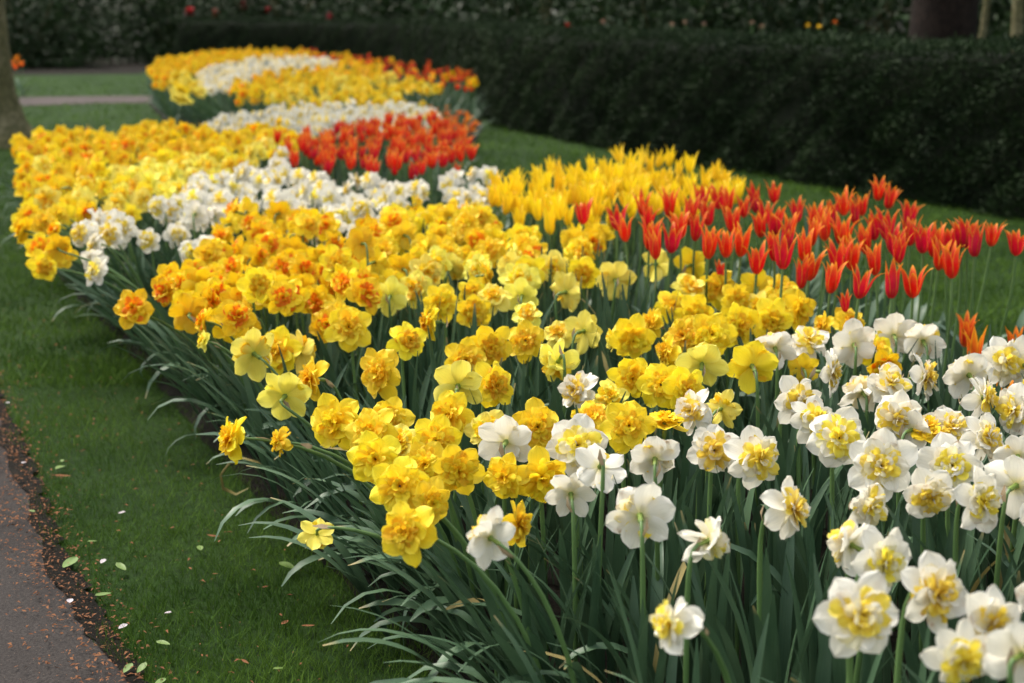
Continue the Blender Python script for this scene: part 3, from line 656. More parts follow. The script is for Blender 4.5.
# ------------------------------------------------------------------ drifts farther back, each plant still a thing
def Z(*p): return [tuple(q) for q in p]
ZONES = [  # (outline seen on the flower heads, kinds with weights, head height, spacing, bed, label per kind, zone name)
 ('red tulips behind the white drift', Z((272,140),(300,133),(340,126),(400,120),(440,120),(462,128),(472,146),(468,160),(440,166),(400,168),(350,163),(300,158)), {'R': 1}, .50, .085, BED),
 ('white drift beyond the red tulips', Z((196,132),(245,116),(300,110),(400,108),(430,112),(440,122),(400,124),(340,128),(296,136),(250,134),(215,136)), {'W': 1}, .40, .085, BED),
 ('yellow tulip drift', Z((485,186),(520,178),(560,171),(600,166),(640,160),(700,178),(735,182),(738,200),(690,205),(660,200),(610,203),(590,222),(560,226),(520,212),(490,205)), {'T': 1}, .49, .066, BED),
 ('gap', Z((596,205),(640,198),(700,196),(745,178),(900,176),(1200,215),(1250,300),(900,306),(820,304),(740,272),(690,258),(640,258),(606,240)), {}, .5, 1, BED),
 ('middle white drift', Z((166,216),(164,204),(190,184),(230,172),(262,164),(300,158),(385,158),(430,165),(492,184),(488,200),(458,207),(440,196),(412,200),(390,216),(372,228),(345,222),(330,236),(310,216),(262,213),(222,216),(210,246),(192,246),(180,226)), {'W': 1}, .42, .085, BED),
 ('white cluster at the left lawn edge', Z((64,230),(90,216),(112,222),(114,240),(102,246),(80,244)), {'W': 1}, .42, .09, BED),
 ('pale yellow drift left of the white one', Z((86,176),(140,165),(200,158),(262,148),(290,152),(300,160),(262,166),(228,174),(188,186),(150,206),(130,214),(100,212),(80,200)), {'P': 3, 'Y': 2}, .42, .080, BED),
 ('golden drift at the far left corner', Z((18,158),(20,148),(60,136),(180,127),(240,128),(290,132),(292,152),(262,150),(190,160),(110,168),(80,176),(26,180)), {'G': 3, 'Y': 2}, .42, .085, BED),
 ('yellow drift along the left lawn edge', Z((26,180),(86,174),(100,206),(66,232),(72,258),(48,262),(24,232),(28,205)), {'Y': 3, 'G': 2, 'P': 1}, .42, .085, BED),
 ('orange-centred drift in the left middle', Z((172,268),(200,246),(226,216),(262,214),(312,216),(330,236),(345,222),(372,228),(372,262),(362,300),(342,312),(300,316),(262,326),(222,328),(192,316),(172,296)), {'G': 6, 'Y': 1}, .42, .078, BED),
 ('golden drift right of the white one', Z((372,228),(392,215),(412,200),(440,196),(458,207),(490,204),(520,212),(560,226),(590,222),(606,204),(612,240),(606,262),(560,258),(500,254),(440,266),(400,276),(374,262)), {'G': 2, 'Y': 4, 'P': 1}, .42, .080, BED),
 ('yellow rows among tall leaves', Z((376,262),(440,266),(500,254),(548,254),(545,282),(505,292),(470,286),(430,280),(372,284)), {'P': 2, 'Y': 2}, .42, .10, BED),
 ('white drift out to the right', Z((1034,300),(1300,300),(1500,700),(1040,720)), {'W': 1}, .42, .10, BED),
 # far bed
 ('far red tulips', Z((285,50),(345,55),(400,64),(440,69),(474,72),(476,86),(440,83),(400,76),(345,62)), {'R': 3, 'O': 1, 'G': 1}, .43, .18, BED2),
 ('far orange tulips ending the bed', Z((400,102),(440,106),(462,108),(470,122),(440,120),(404,118)), {'O': 1}, .30, .15, BED2),
 ('far white drift', Z((198,74),(215,66),(255,59),(335,59),(335,66),(262,74),(228,90),(205,90)), {'W': 1}, .42, .15, BED2),
 ('far pale yellow corner', Z((170,76),(198,72),(205,94),(176,95)), {'P': 1, 'Y': 1}, .42, .14, BED2),
 ('far bright yellow drift', Z((266,88),(300,76),(400,78),(434,88),(440,104),(395,108),(345,108),(290,108),(270,100)), {'Y': 3, 'P': 1}, .42, .15, BED2),
 ('far golden drift', Z((148,72),(160,60),(215,52),(300,51),(346,56),(400,66),(440,76),(440,88),(400,80),(300,76),(266,88),(262,98),(242,98),(230,88),(180,80),(160,86)), {'G': 5, 'Y': 1}, .42, .16, BED2),
]
LAB = {  # kind -> phrase
 'W': 'white daffodil in the {}', 'Y': 'yellow daffodil in the {}', 'P': 'pale yellow daffodil in the {}', 'G': 'golden daffodil in the {}',
 'R': 'red tulip in the {}', 'O': 'orange tulip in the {}', 'T': 'slender yellow tulip in the {}'}
MID_LIMIT = {'G': 285, 'YP': 285 - sum(1 for e in NEARLIST if e[3] in 'YP'), 'W': 285 - sum(1 for e in NEARLIST if e[3] == 'W'), 'R': 285-len(TULIPS), 'T': 285, 'O': 285}
cells = {}
def free(p, sp):
    i, j = int(p.x//.1), int(p.y//.1)
    for a in (-1, 0, 1):
        for b in (-1, 0, 1):
            for q, s in cells.get((i+a, j+b), ()):
                if (q.xy-p.xy).length < max(sp, s)*.999: return False
    return True
def put(p, s): cells.setdefault((int(p.x//.1), int(p.y//.1)), []).append((p, s))
for p, s in TAKEN: put(p, s)
FOUND = []
manual_px = [pix(p)[:2] for p, s in TAKEN]
def scatter():
    n = 0
    for poly in (BED, BED2):
        xs = [p[0] for p in poly]; ys = [p[1] for p in poly]; area = (max(xs)-min(xs)+.5)*(max(ys)-min(ys)+.4)
        for _ in range(int(area*1700)):
            x = random.uniform(min(xs)-.35, max(xs)+.15); y = random.uniform(min(ys)-.3, max(ys)+.1)
            u, v, z = pix((x, y, .43))
            if z < 1.2 or u < -60 or u > 1400: continue
            for zi, (name, zp, kinds, h, sp, bed) in enumerate(ZONES):
                if bed is not poly: continue
                u, v, z = pix((x, y, h)); ju = 26/z*math.sin(x*9+y*7)+random.gauss(0, 14/z); jv = random.gauss(0, 9/z)
                if not poly_in((u+ju, v+jv), zp): continue
                if not kinds: break
                hh = h + random.gauss(-.004, .024)
                p = Vector((x, y, hh)); uu, vv, z = pix(p)
                s2 = sp*(1 if z > 4 else .95)*random.uniform(.9, 1.15)
                if not free(p, s2): break
                if z < 5 and any(abs(mx-uu) < 15 and abs(my-vv) < 11 for mx, my in manual_px): break
                put(p, s2); FOUND.append((z, p, random.choices(list(kinds), list(kinds.values()))[0], zi)); break
scatter()
for px_, py_, k in ((97,271,'W'),(148,240,'W'),(134,309,'G'),(62,256,'Y'),(24,224,'Y')): FOUND.append((4, at(px_, py_, .40), k, -{'W': 1}.get(k, 1)))
FOUND.sort(key=lambda e: e[0])
SPECIAL = {(97,271): 'white daffodil hanging lowest at the left lawn edge, leaves below', (148,240): 'white daffodil standing alone over dark leaves between two white drifts', (134,309): 'single orange-gold daffodil low among leaves near the lawn edge', (62,256): 'golden yellow daffodil pair-mate low at the left lawn edge', (24,224): 'yellow daffodil leaning over the lawn at the leftmost edge of the bed'}
# the outermost plants of every drift get a label of their own
by = {}
for i, (z, p, k, zi) in enumerate(FOUND):
    if zi >= 0: by.setdefault((zi, 'Y' if k == 'P' else k), []).append(i)
OWN = {}
for (zi, k), ids in by.items():
    if len(ids) < 6: continue
    P = {i: pix(FOUND[i][1]) for i in ids}
    for word, key in (('leftmost', lambda i: P[i][0]), ('rightmost', lambda i: -P[i][0]), ('lowest and nearest', lambda i: -P[i][1]), ('farthest', lambda i: P[i][1])):
        c = min((i for i in ids if i not in OWN), key=key); OWN[c] = word
count = {k: 0 for k in MID_LIMIT}; STUFF = {'D': MB(), 'T': MB()}
ALLM = []
def mats_index(names):
    out = []
    for n in names:
        if n not in ALLM: ALLM.append(n)
        out.append(ALLM.index(n))
    return out
vi = {}
def facing(z):
    r = random.random()
    if r < .62: v = (random.gauss(-.1, .6), random.uniform(-.15, .35), 1)
    elif r < .8: v = (random.choice((-1, 1)), random.uniform(-.1, .3), random.uniform(-.1, .6))
    else: v = (random.uniform(-.7, .7), random.uniform(.0, .5), -1)
    return camvec(*v)
for i, (z, p, k, zi) in enumerate(FOUND):
    poly = ZONES[zi][5] if zi >= 0 else BED; zn = ZONES[zi][0] if zi >= 0 else ''
    kk = 'YP' if k in 'YP' else k
    px_, py_, _ = pix(p)
    if zi < 0:
        lab = min(SPECIAL.items(), key=lambda e: abs(e[0][0]-px_)+abs(e[0][1]-py_))[1]; grp = {'W': GW, 'Y': GY, 'G': GG}[k]
    else:
        nm = LAB[k].format(zn)
        if i in OWN: lab = OWN[i] + ' ' + nm
        else: lab = nm
        grp = {'W': 'white daffodils', 'Y': 'yellow daffodils', 'P': 'yellow daffodils', 'G': 'golden daffodils', 'R': 'red tulips', 'O': 'orange tulips', 'T': 'yellow tulips'}[k] + ' of the ' + zn
    off = px_ > 1030
    if count[kk] < MID_LIMIT[kk] :
        count[kk] += 1
        if z < 5.6:
            if k in KD:
                t = daffodil(k, p, random.uniform(.090, .112), facing(z), lab, grp, poly, nleaf=3 if z < 4.5 else 2, spathe=z < 4)
            else: t = tulip(k, p, random.uniform(.8, 1.0), lab, grp, poly)
        else:
            nm_, cat = NAMES[k]; b = root_of(p, poly)
            h0 = .41 if k in KD else .47
            lv = p - b - Vector((0, 0, 0 if k in KD else .045)); o = obj(nm_, random.choice(FARME[k]), label=lab, category=cat, group=grp)
            o.location = b; az = random.gauss(0, .7) if k in KD else random.random()*6.28
            # lean the plant so that its head comes over the edge where the photograph shows it
            tiltq = Vector((0, 0, 1)).rotation_difference(lv.normalized()); sc_ = lv.length/h0
            o.rotation_mode = 'QUATERNION'; o.rotation_quaternion = tiltq @ Matrix.Rotation(az, 3, 'Z').to_quaternion()
            g = random.uniform(.88, 1.22)*(1 if k in KD else .86); o.scale = (g, g, sc_)
    else:
        b = root_of(p, poly); h0 = .41 if k in KD else .47; lv = p-b-Vector((0, 0, 0 if k in KD else .045))
        Mx = Matrix.Translation(b) @ Vector((0, 0, 1)).rotation_difference(lv.normalized()).to_matrix().to_4x4() @ Matrix.Rotation(random.gauss(0, .7), 4, 'Z') @ Matrix.Diagonal((1, 1, lv.length/h0, 1))
        STUFF['D' if k in KD else 'T'].add(random.choice(FARMB[k]), Mx, mats_index(far_mats(k)))
print('FOUND', len(FOUND), count, {k: v.n for k, v in STUFF.items()})
from collections import Counter
print(Counter((ZONES[e[3]][0]) for e in FOUND))
if STUFF['D'].n: obj('daffodil_mass', STUFF['D'].mesh('daffodil_mass', ALLM), kind='stuff', label='countless more daffodils filling the far end of the flower beds', category='daffodils')
if STUFF['T'].n: obj('tulip_mass', STUFF['T'].mesh('tulip_mass', ALLM), kind='stuff', label='countless more tulips at the far end of the flower beds', category='tulips')

# ------------------------------------------------------------------ the mass of strap leaves between the blooms
def foliage():
    mb = MB(); tb = MB()
    for poly, z1, dens in ((BED, 99, 1), (BED2, 99, .5)):
        xs = [p[0] for p in poly]; ys = [p[1] for p in poly]; area = (max(xs)-min(xs))*(max(ys)-min(ys))
        tulip_zone = [Vector(gp(596, 205, .5)), Vector(gp(745, 178, .5)), Vector(gp(1200, 215, .5)), Vector(gp(1300, 300, .5)), Vector(gp(820, 290, .5)), Vector(gp(690, 262, .5)), Vector(gp(606, 240, .5))]
        for _ in range(int(area*430*dens)):
            x = random.uniform(min(xs), max(xs)); y = random.uniform(min(ys), max(ys))
            if not poly_in((x, y), poly): continue
            u, v, z = pix((x, y, .2))
            if z < .9 or u < -150 or u > 1300: continue
            if z > 4.5 and random.random() < min(.75, (z-4.5)/6): continue
            dist, c = poly_near((x, y), poly)
            if dist < .02: continue
            tz = poly_in((x, y), tulip_zone)
            near_edge = dist < .30 and x < .4*y-.1
            if not near_edge and random.random() < .33: continue
            edge = max(0, 1-dist/.42); o = (Vector(c[:2])-Vector((x, y))).normalized(); oaz = math.atan2(o.y, o.x)
            if poly is BED and x > .4 and y > 2: edge *= .3
            if poly is BED and y < 1.6: edge *= .2
            az = random.random()*6.28 if random.random() > edge*1.4 else oaz+random.gauss(0, .45)
            aligned = max(0, math.cos(az-oaz))
            lean = abs(random.gauss(.06, .10)) + edge*aligned*random.uniform(.1, .6)
            curv = abs(random.gauss(.15, .3)) + edge*aligned*(random.uniform(1.2, 2.7) if random.random() < .4 else random.uniform(.1, .6)) + (random.random() < .10)*random.uniform(.8, 1.8)
            L = random.uniform(.32, .43) - edge*random.uniform(-.01, .15)
            if tz:
                if random.random() < .72: continue
                leaf_strip(tb, (x, y, .01), az, random.uniform(.1, .45), random.uniform(.18, .28), random.uniform(.035, .05), random.uniform(.1, .9), 0, 6, fold=.3, tulip=True); continue
            if 3 < z < 6: L *= 1.05
            uu, vv, _ = pix((x, y, .40))
            if 540 < uu < 675 and 258 < vv < 322 or 385 < uu < 480 and 300 < vv < 345: L *= 1.10; lean *= .5; curv *= .4
            dm = int(random.random() < .022)
            if z > 7: leaf_strip(mb, (x, y, .01), az, lean, L, .018, curv, 0, 4)
            else: leaf_strip(mb, (x, y, .01), az, lean, L*(.97 if z > 2.6 else 1.0), random.uniform(.015, .026), curv+dm*.8, dm, 9, fold=random.uniform(.15, .4), twist=random.uniform(-1, 1)*(1-.7*edge))
    q = gp(372, 660)
    for a_, l_, c_ in ((2.95, .40, 1.5), (3.2, .36, 1.3), (2.7, .38, 1.1)): leaf_strip(mb, (q[0]+.03, q[1]+.04, .01), a_, .40, l_, .024, c_, 0, 12)
    for _ in range(26):   # broad arching leaves along the near corner
        q = gp(random.uniform(440, 620), random.uniform(700, 860)) if random.random() < .6 else gp(random.uniform(330, 450), random.uniform(575, 700))
        if not poly_in(q, BED): q = poly_near(q, BED)[1] + Vector((.09, .03))
        leaf_strip(mb, (q[0], q[1], .01), math.pi+random.uniform(-.5, 1.2), random.uniform(.25, .6), random.uniform(.30, .42), random.uniform(.020, .028), random.uniform(.9, 2.0), 0, 12, fold=.25, twist=random.uniform(-.4, .4))
    obj('leaf_mass', mb.mesh('leaf_mass', ['leaf', 'dryleaf']), kind='stuff', label='dense blue-green strap leaves filling the flower beds between the blooms', category='leaves')
    obj('tulip_leaf_mass', tb.mesh('tulip_leaf_mass', ['tleaf']), kind='stuff', label='broad grey-green leaves crowding under the red tulips', category='leaves')
foliage()

# ------------------------------------------------------------------ hedge, shrubs, trees
def leaf_cards(n, pts, nrm, size, asp, seed=1, droop=.3, spread=.9):
    """n leaf quads (rhombi) at pts (n,3) roughly facing nrm"""
    r = np.random.default_rng(seed)
    d = nrm + r.normal(0, spread, (n, 3)); d[:, 2] -= droop; d /= np.linalg.norm(d, axis=1)[:, None]
    a = np.cross(d, r.normal(0, 1, (n, 3))); a /= np.linalg.norm(a, axis=1)[:, None]
    s = size*(.6+.8*r.random(n))[:, None]
    nn = np.cross(d, a)
    return np.stack([pts, pts+d*s*.5+a*s*asp/2+nn*s*.08, pts+d*s, pts+d*s*.5-a*s*asp/2+nn*s*.08], 1)
def hedge():
    pts = [np.array(p, float) for p in ((5.4, 3.3), (4.55, 5.0), (-.05, 14.3), (-.42, 17.5), (-.95, 22.5), (-2.8, 27), (-6.7, 30.5))]
    for _ in range(3):
        q = [pts[0]]
        for a, c in zip(pts[:-1], pts[1:]): q += [a*.75+c*.25, a*.25+c*.75]
        pts = q+[pts[-1]]
    pts = np.array(pts); cum = np.concatenate([[0], np.cumsum(np.linalg.norm(pts[1:]-pts[:-1], axis=1))]); L = cum[-1]; A = pts[0]; H = .93; T = .8
    def frame(s):
        x = np.interp(s, cum, pts[:, 0]); y = np.interp(s, cum, pts[:, 1]); e = .3
        dx = np.interp(s+e, cum, pts[:, 0])-np.interp(s-e, cum, pts[:, 0]); dy = np.interp(s+e, cum, pts[:, 1])-np.interp(s-e, cum, pts[:, 1])
        l = np.hypot(dx, dy); return x, y, -dy/l, dx/l
    root = empty('clipped_hedge', (A[0], A[1], 0), label='long clipped dark green hedge running behind the flower beds', category='hedge')
    n = 250000; r = np.random.default_rng(5)
    s = L*r.random(n)**1.35
    face = r.random(n) < .70
    h = np.where(face, r.random(n)*H, H); dpt = np.where(face, 0, r.random(n)*T)
    bump = .045*np.sin(s*5.1+np.sin(h*9)*1.3)*np.sin(h*8+s*1.7)+.03*np.sin(s*13+h*17)+.02*np.sin(s*2.1)
    bump2 = .02*np.sin(s*3.3)+.018*np.sin(s*9.1+dpt*7)+.012*np.sin(s*21+dpt*15)
    off = np.where(face, bump-(h/H)*.05, -dpt); off = off + r.normal(0, .018, n)*face
    z = np.where(face, h, H+bump2+r.normal(0, .012, n)+np.abs(r.normal(0, .02, n))*(r.random(n) < .1))
    off = off+np.where(face & (h > H-.07), -(h-(H-.07))*.7, 0)
    X_, Y_, nx, ny = frame(s)
    P = np.stack([X_+nx*off, Y_+ny*off, z], -1)
    Nn = np.where(face[:, None], np.stack([nx, ny, np.full(n, .25)], -1), np.array([0, 0, 1.1]))
    q = leaf_cards(n, P, Nn, .034, .33, 9, droop=.0, spread=.75) - np.array([A[0], A[1], 0])
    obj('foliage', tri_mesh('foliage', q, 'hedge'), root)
    # dark twiggy interior
    mb = MB(); ns = 160; prof = [(-.05, 0), (-.04, .3), (-.055, .6), (-.09, H-.08), (-.16, H-.035), (-T+.1, H-.03), (-T+.03, H-.1), (-T, 0)]
    G = np.zeros((ns+1, len(prof), 3))
    for i in range(ns+1):
        ss = L*i/ns
        for j, (o_, zz) in enumerate(prof):
            b_ = .045*math.sin(ss*5.1+math.sin(zz*9)*1.3)*math.sin(zz*8+ss*1.7) if j < 4 else 0
            x_, y_, nx, ny = frame(ss); G[i, j] = (x_+nx*(o_+b_*.9)-A[0], y_+ny*(o_+b_*.9)-A[1], zz)
    mb.grid(G, np.zeros((ns+1, len(prof), 2)), 0)
    obj('branches', mb.mesh('branches', ['hedgecore']), root)
hedge()

def shrub(name, x, y, rx, h, label, n=9000, leaf=.10, seed=0, blossoms=None, group=None, mat='bush', asp=.34):
    r = np.random.default_rng(seed+50); root = empty(name, (x, y, 0), label=label, category='shrub', group=group)
    # clumps of leaves on many small lobes
    k = 26; cl = r.normal(0, 1, (k, 3)); cl /= np.linalg.norm(cl, axis=1)[:, None]; cl[:, 2] = np.abs(cl[:, 2])*1.0
    rad = .55+.4*r.random(k); C = cl*rad[:, None]*np.array([rx*.8, rx*.8, h*.75]); C[:, 2] += h*.12; C[: k//3, 2] *= .35
    cr = (.28+.22*r.random(k))*rx
    ci = r.integers(0, k, n); d = r.normal(0, 1, (n, 3)); d /= np.linalg.norm(d, axis=1)[:, None]
    P = C[ci]+d*cr[ci][:, None]*(.65+.38*r.random(n)**.6)[:, None]; P[:, 2] = np.abs(P[:, 2])+.02
    obj('foliage', tri_mesh('foliage', leaf_cards(n, P, d, leaf, asp, seed+3, .35, .6), mat), root)
    mb = MB()
    for i in range(7):
        a = i*.9+seed; e = Vector((math.cos(a)*rx*.6, math.sin(a)*rx*.6, h*.75*random.uniform(.7, 1)))
        tube(mb, [(math.cos(a)*.05, math.sin(a)*.05, -.02), e*.35+Vector((0, 0, .1)), e*.7, e], [.03, .024, .016, .006], 0, 6)
    obj('stem', mb.mesh('stem', ['bark']), root)
    for (bx, by, bz, bs, bm) in (blossoms or ()):
        m = MB()
        for i in range(24):
            petal(m, bs*random.uniform(.5, .8), bs*.6, random.random()*6.28, R(random.uniform(-40, 85)), 0, .2, .05, 0, nu=3, nv=2, z0=random.uniform(-.2, .2)*bs)
        f = obj('blossom', m.mesh('blossom', [bm]), root); f.location = (bx-x, by-y, bz)
def tree(name, x, y, r0, h, label, mat='bark', lean=(0, 0), crown_r=2.5, crown_h=5.0, seed=0, nl=7000, flare=1.35):
    rr = random.Random(seed); root = empty(name, (x, y, 0), label=label, category='tree'); mb = MB()
    pts = []; rad = []
    zs = [-.1, 0, .08, .2, .45, .9, 1.4, 2, 2.8, 3.6, h*.8, h]
    for z in zs:
        pts.append((lean[0]*z+.02*math.sin(z*3+seed), lean[1]*z, z)); rad.append(r0*(1-z/h*.7)*(1+(flare-1)*math.exp(-max(z, 0)/.16)))
    tube(mb, pts, rad, 0, 20)
    top = Vector(pts[-1])
    for i in range(7):
        a = i*.9+rr.random(); z = h*(.5+.06*i); b = Vector((lean[0]*z, lean[1]*z, z)); e = b+Vector((math.cos(a)*crown_r*.7, math.sin(a)*crown_r*.7, crown_h*.3))
        tube(mb, [b, b.lerp(e, .4)+Vector((0, 0, .15)), e], [r0*.35, r0*.22, r0*.06], 0, 7)
    obj('trunk', mb.mesh('trunk', [mat]), root)
    g = np.random.default_rng(seed); k = 22; C = g.normal(0, .5, (k, 3))*np.array([crown_r, crown_r, crown_h*.4])+np.array([top.x, top.y, h+crown_h*.1])
    C[:, 2] = np.maximum(C[:, 2], h*.62); ci = g.integers(0, k, nl); d = g.normal(0, 1, (nl, 3)); d /= np.linalg.norm(d, axis=1)[:, None]
    P = C[ci]+d*(crown_r*.3)*g.random(nl)[:, None]**.4
    P[:, 2] = np.maximum(P[:, 2], 2.6)
    obj('crown', tri_mesh('crown', leaf_cards(nl, P, d, .12, .5, seed+1, .3, .8), 'crown'), root)
g = lambda x, y: tuple(gp(x, y))
# left foreground trunk, trunks behind the hedge
tx, ty = gp(-1, 146)
tree('tree', tx, ty, .21, 6.5, 'grey-brown tree trunk with a flared foot at the far left of the lawn', crown_r=2.6, crown_h=3.5, seed=3, lean=(-.045, 0), flare=1.9)
X = lambda px, y: (px-512)/FPX*y*.977
tree('tree', X(943, 14.5), 14.5, .34, 8, 'thick reddish-brown trunk rising behind the hedge at the right', mat='barkred', crown_r=3, crown_h=4, seed=4, flare=1.1)
tree('tree', X(1016, 13), 13, .055, 5, 'thin pale brown trunk at the right edge beyond the hedge', crown_r=1.2, crown_h=2, seed=5, nl=1500)
tree('tree', X(972, 15.5), 15.5, .04, 5, 'very thin slanting sapling beside the thick trunk', crown_r=1.2, crown_h=2, seed=6, nl=1500, lean=(.12, 0))
tree('tree', X(292, 31.5), 31.5, .07, 6, 'slender trunk slanting left behind the hedge above the far bed', crown_r=1.6, crown_h=2.5, seed=7, nl=1500, lean=(-.28, 0))
tree('tree', X(398, 30), 30, .14, 7, 'dark brown trunk in the shrubbery right of the slanting one', mat='barkred', crown_r=2, crown_h=3, seed=8, nl=2500)
tree('tree', X(885, 21), 21, .12, 7, 'dark trunk in the shade left of the thick reddish one', crown_r=2, crown_h=3, seed=9, nl=2500)
tree('tree', X(545, 23), 23, .10, 7, 'shaded trunk standing among shrubs behind the middle of the hedge', crown_r=2, crown_h=3, seed=10, nl=2500)
# shrubbery beyond: two staggered rows
SH = [(-14.5, 30.5, 2.2, 3.0), (-12.2, 31.5, 2.1, 2.6), (-9.8, 31.0, 1.9, 2.5), (-7.4, 33.5, 2.0, 2.7), (-4.9, 32.0, 2.0, 2.8), (-1.9, 29.6, 2.1, 2.7), (.4, 24.4, 1.9, 2.7), (2.1, 21.5, 1.9, 2.5), (4.2, 20.5, 1.9, 2.8), (6.0, 18.6, 1.8, 2.6), (7.6, 17.0, 1.9, 2.7), (9.5, 15.5, 2., 2.8)]
LB = ['leftmost dark evergreen shrub beyond the crossing path', 'dark evergreen shrub second from the left beyond the crossing path', 'glossy shrub just left of where the hedge begins', 'glossy shrub carrying the first red blossoms above the far bed', 'glossy shrub with red blossoms right of the slanting trunk', 'dark leafy shrub right behind the far bed and hedge', 'dark leafy shrub behind the hedge near the middle trunk', 'lighter green shrub behind the hedge with pale blossoms at its foot', 'lighter green shrub behind the centre right of the hedge', 'shaded shrub behind the hedge left of the thick trunk', 'shaded shrub directly behind the thick reddish trunk', 'rightmost shaded shrub behind the hedge']
def pd(px_, py_, y): d = ray(px_, py_); p = CAM+d*(y/d.y); return p.x, p.y, p.z
BL = {3: [(*pd(190, 12, 31.6), .17, 'redbloom'), (*pd(215, 14, 31.6), .17, 'redbloom'), (*pd(244, 6, 31.7), .13, 'redbloom')], 4: [(*pd(330, 18, 30.2), .13, 'redbloom'), (*pd(268, 10, 30.2), .09, 'redbloom')],
      7: [(*pd(568, 26, 19.7), .06, 'redbloom'), (*pd(603, 22, 19.7), .06, 'pinkbloom')]}
for i, (x, y, rx, h) in enumerate(SH):
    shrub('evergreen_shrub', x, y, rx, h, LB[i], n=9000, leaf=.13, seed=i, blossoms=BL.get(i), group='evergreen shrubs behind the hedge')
LB2 = ['tall dark tree-like shrub at the back, leftmost', 'tall dark shrub at the back, second from left', 'tall dark shrub at the back, third from left', 'tall dark shrub at the back, fourth from left', 'tall dark shrub at the back, behind the middle', 'tall dark shrub at the back, right of the middle', 'tall dark shrub at the back, second from right', 'tall dark shrub at the back, rightmost']
for i, (x, y) in enumerate(((-18, 38), (-13.5, 39), (-8, 38.5), (-3.5, 36), (1., 29), (5.2, 27), (9.5, 24), (13.5, 20))):
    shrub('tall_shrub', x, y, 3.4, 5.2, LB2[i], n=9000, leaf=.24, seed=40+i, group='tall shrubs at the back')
# small orange flowers by the left trunk and pale blooms glimpsed behind the hedge
for i, (px_, py_) in enumerate(((12, 66), (17, 62), (22, 68), (16, 71))):
    p = at(px_, py_, .40); o = obj('orange_tulip', random.choice(FARME['O']), label='orange tulip in the tuft beside the left tree trunk', category='tulip', group='orange tulips by the left trunk'); o.location = (p.x, p.y, 0); o.scale = (1.3, 1.3, .9)
for i, (px_, py_, yy, k, lb) in enumerate(((672, 25, 17.5, 'P', 'pale bloom glimpsed over the hedge, left group'), (685, 23, 18, 'P', 'pale bloom glimpsed over the hedge, left group'), (704, 25, 17.5, 'P', 'pale bloom glimpsed over the hedge, left group'), (752, 23, 18, 'P', 'pale bloom glimpsed over the hedge, middle group'), (762, 27, 17, 'P', 'pale bloom glimpsed over the hedge, middle group'), (808, 26, 16.5, 'G', 'golden bloom glimpsed over the hedge, right group'), (819, 27, 16.5, 'Y', 'brightest yellow bloom glimpsed over the hedge'), (835, 23, 17, 'O', 'orange bloom glimpsed over the hedge, right group'))):
    d_ = ray(px_, py_); p = CAM + d_*(yy/d_.y)
    # a shrub blossom cluster on a tall stalk
    root = empty('flowering_stalk', (p.x, p.y, 0), label=lb, category='flower', group='blooms beyond the hedge')
    m = MB(); s_ = .03
    for j in range(22): petal(m, s_*random.uniform(.7, 1.2), s_*.8, random.random()*6.28, R(random.uniform(-40, 85)), 0, .2, .05, 0, nu=3, nv=2, z0=random.uniform(-.2, .2)*s_)
    f = obj('blossom', m.mesh('blossom', [{'P': 'pinkbloom', 'G': 'gold', 'Y': 'yellow', 'O': 'flame'}[k]]), root); f.location = (0, 0, p.z)
    m = MB(); tube(m, [(0, 0, 0), (.03, 0, p.z*.5), (0, 0, p.z)], .008, 0, 5)
    for j in range(8): leaf_strip(m, (.015, 0, p.z*(.2+.09*j)), j*2.4, 1.0, .14, .05, .5, 1, 4, tulip=True)
    obj('stem', m.mesh('stem', ['stem', 'bush']), root)

# ------------------------------------------------------------------ litter along the path edge
def verge():
    P = []; E = [Vector(p) for p in EDGE]; pts = []
    for a, c in zip(E[:-1], E[1:]):
        kk = max(1, int((c-a).length/.03))
        pts += [a.lerp(c, j/kk) for j in range(kk)]
    vs_ = []
    for q in pts: w_ = .022+.012*math.sin(q.y*7)+.008*math.sin(q.y*19+1)+random.random()*.012; vs_ += [(q.x-w_, q.y, .010), (q.x+.008+random.random()*.03, q.y, .010)]
    me = bpy.data.meshes.new('path_verge'); me.from_pydata(vs_, [], [(2*i, 2*i+1, 2*i+3, 2*i+2) for i in range(len(pts)-1)]); me.materials.append(M['soil']); me.update()
    obj('path_verge', me, kind='structure')
verge()
def litter():
    n = 15000; r = np.random.default_rng(11); E = np.array([tuple(p) for p in EDGE]); seg = r.integers(0, len(E)-1, n*2)
    lens = np.linalg.norm(E[1:]-E[:-1], axis=1); seg = r.choice(len(E)-1, n, p=lens/lens.sum()); t = r.random(n)[:, None]
    P = E[seg]*(1-t)+E[seg+1]*t; P[:, 0] += r.normal(-.03, .055, n); 
    m2 = r.random(n) < .16; P[m2, 0] -= r.random(m2.sum())*.5; m3 = r.random(n) < .08; P[m3, 0] += r.random(m3.sum())*.5
    pts = np.concatenate([P, .012+.010*r.random((n, 1))], 1)
    nrm = np.zeros((n, 3)); nrm[:, :2] = r.normal(0, 1, (n, 2))
    d = nrm/np.linalg.norm(nrm, axis=1)[:, None]; a = np.stack([-d[:, 1], d[:, 0], r.normal(0, .35, n)], -1)
    s = (.0035+.013*r.random(n)**1.6)[:, None]; up = np.array([0, 0, 1.])*s*r.random(n)[:, None]*.3
    q = np.stack([pts, pts+d*s*.5+a*s*.17+up, pts+d*s, pts+d*s*.5-a*s*.17+up], 1)
    obj('leaf_litter', tri_mesh('leaf_litter', q, 'litter'), kind='stuff', label='reddish-brown dry petals and bud scales strewn along the path edge', category='litter')
litter()
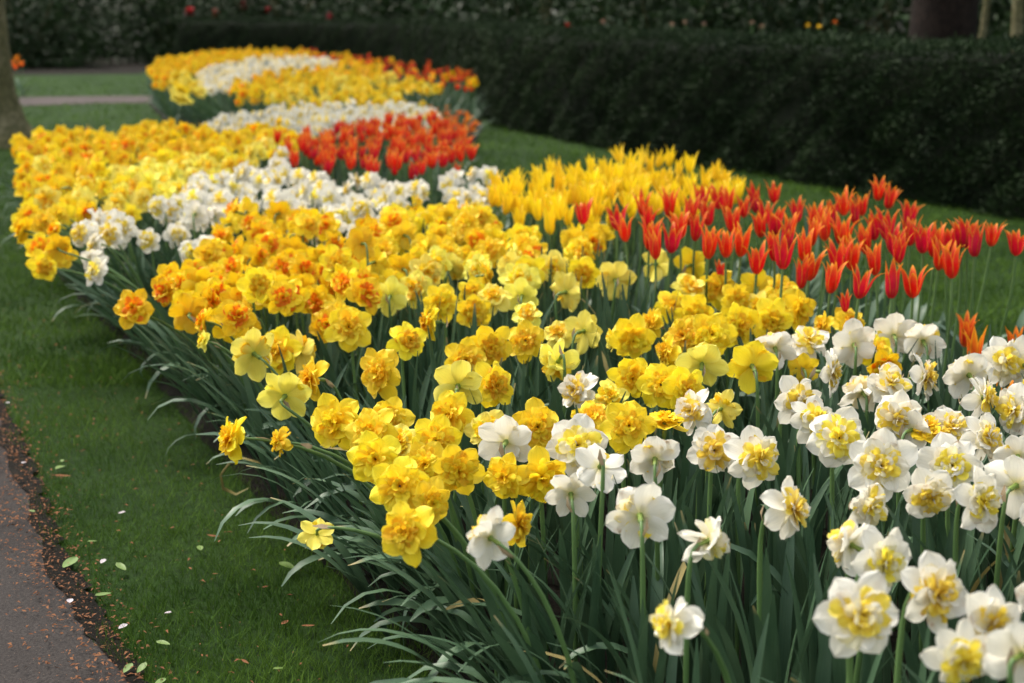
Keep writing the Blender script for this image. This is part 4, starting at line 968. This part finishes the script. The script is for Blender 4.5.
def fallen(name, x, y, size, mat, label, cat, asp=.5, group=None):
    p = at(x, y, .02); m = MB(); petal(m, size, size*asp, random.random()*6.28, R(random.uniform(-3, 12)), R(random.uniform(-10, 15)), .15, .05, 0, r0=-size/2, nu=6, nv=4)
    o = obj(name, m.mesh(name, [mat]), label=label, category=cat, group=group); o.location = (p.x, p.y, .018)
for x, y, s, lb in ((70, 562, .055, 'largest fallen green leaf lying across the litter strip at the path edge'), (92, 541, .022, 'small round green leaf on the litter above the largest leaf'), (60, 466, .04, 'torn yellow-green leaf lying on the asphalt near the lawn edge, two pieces'), (32, 510, .022, 'yellow-green leaf scrap on the asphalt left of the litter'),
    (103, 594, .035, 'pale green leaf on the litter just below the largest leaf'), (128, 668, .03, 'green leaf at the bottom of the litter strip, left of its twin'), (142, 668, .03, 'green leaf at the bottom of the litter strip, right of its twin'), (163, 642, .03, 'yellow-green leaf on the lawn near the bottom of the litter'), (200, 547, .03, 'dull green leaf flat on the lawn below the brown scrap'),
    (121, 567, .035, 'green leaf on the lawn just right of the largest fallen leaf'), (62, 460, .02, 'small curled leaf on the lawn beside the upper litter'), (287, 566, .045, 'upright green leaf scrap on the lawn near the low hanging daffodil'), (278, 668, .02, 'tiny leaf scrap on the dark lawn at the bottom'), (160, 681, .03, 'pale green leaf at the very bottom edge of the photo')):
    fallen('fallen_leaf', x, y, s, 'fresh', lb, 'leaf', group='fallen green leaves')
for x, y, s, lb in ((70, 600, .018, 'lilac-white petal on the asphalt below the largest leaf'), (123, 626, .020, 'white petal on the litter right of the asphalt'), (122, 512, .018, 'white petal lying on the lawn, highest in the open grass'), (103, 561, .017, 'small pinkish petal on the lawn right of the largest leaf'), (74, 557, .012, 'tiny white petal touching the largest fallen leaf'), (24, 462, .016, 'white petal on the upper part of the asphalt edge'), (8, 402, .016, 'white petal at the far end of the litter strip'), (50, 377, .016, 'white petal on the lawn near the far end of the path'), (168, 612, .014, 'small white petal on the lawn at the lower right')):
    fallen('fallen_petal', x, y, s, 'fallen', lb, 'petal', .75, group='fallen pale petals')
for x, y, s, lb in ((62, 475, .045, 'brown curled dead leaf on the lawn beside the upper litter'), (213, 535, .03, 'small orange-brown scrap standing in the grass'), (215, 574, .02, 'tiny brown scrap on the grass near the leaves'), (285, 622, .03, 'reddish strip of dead leaf on the dark lawn, left piece'), (308, 626, .03, 'reddish strip of dead leaf on the dark lawn, right piece'), (245, 661, .02, 'reddish petal scrap low on the lawn'), (172, 527, .02, 'pale brown scrap in the middle of the lawn')):
    fallen('dead_leaf', x, y, s, 'litter', lb, 'leaf', .35, group='dead leaf scraps')
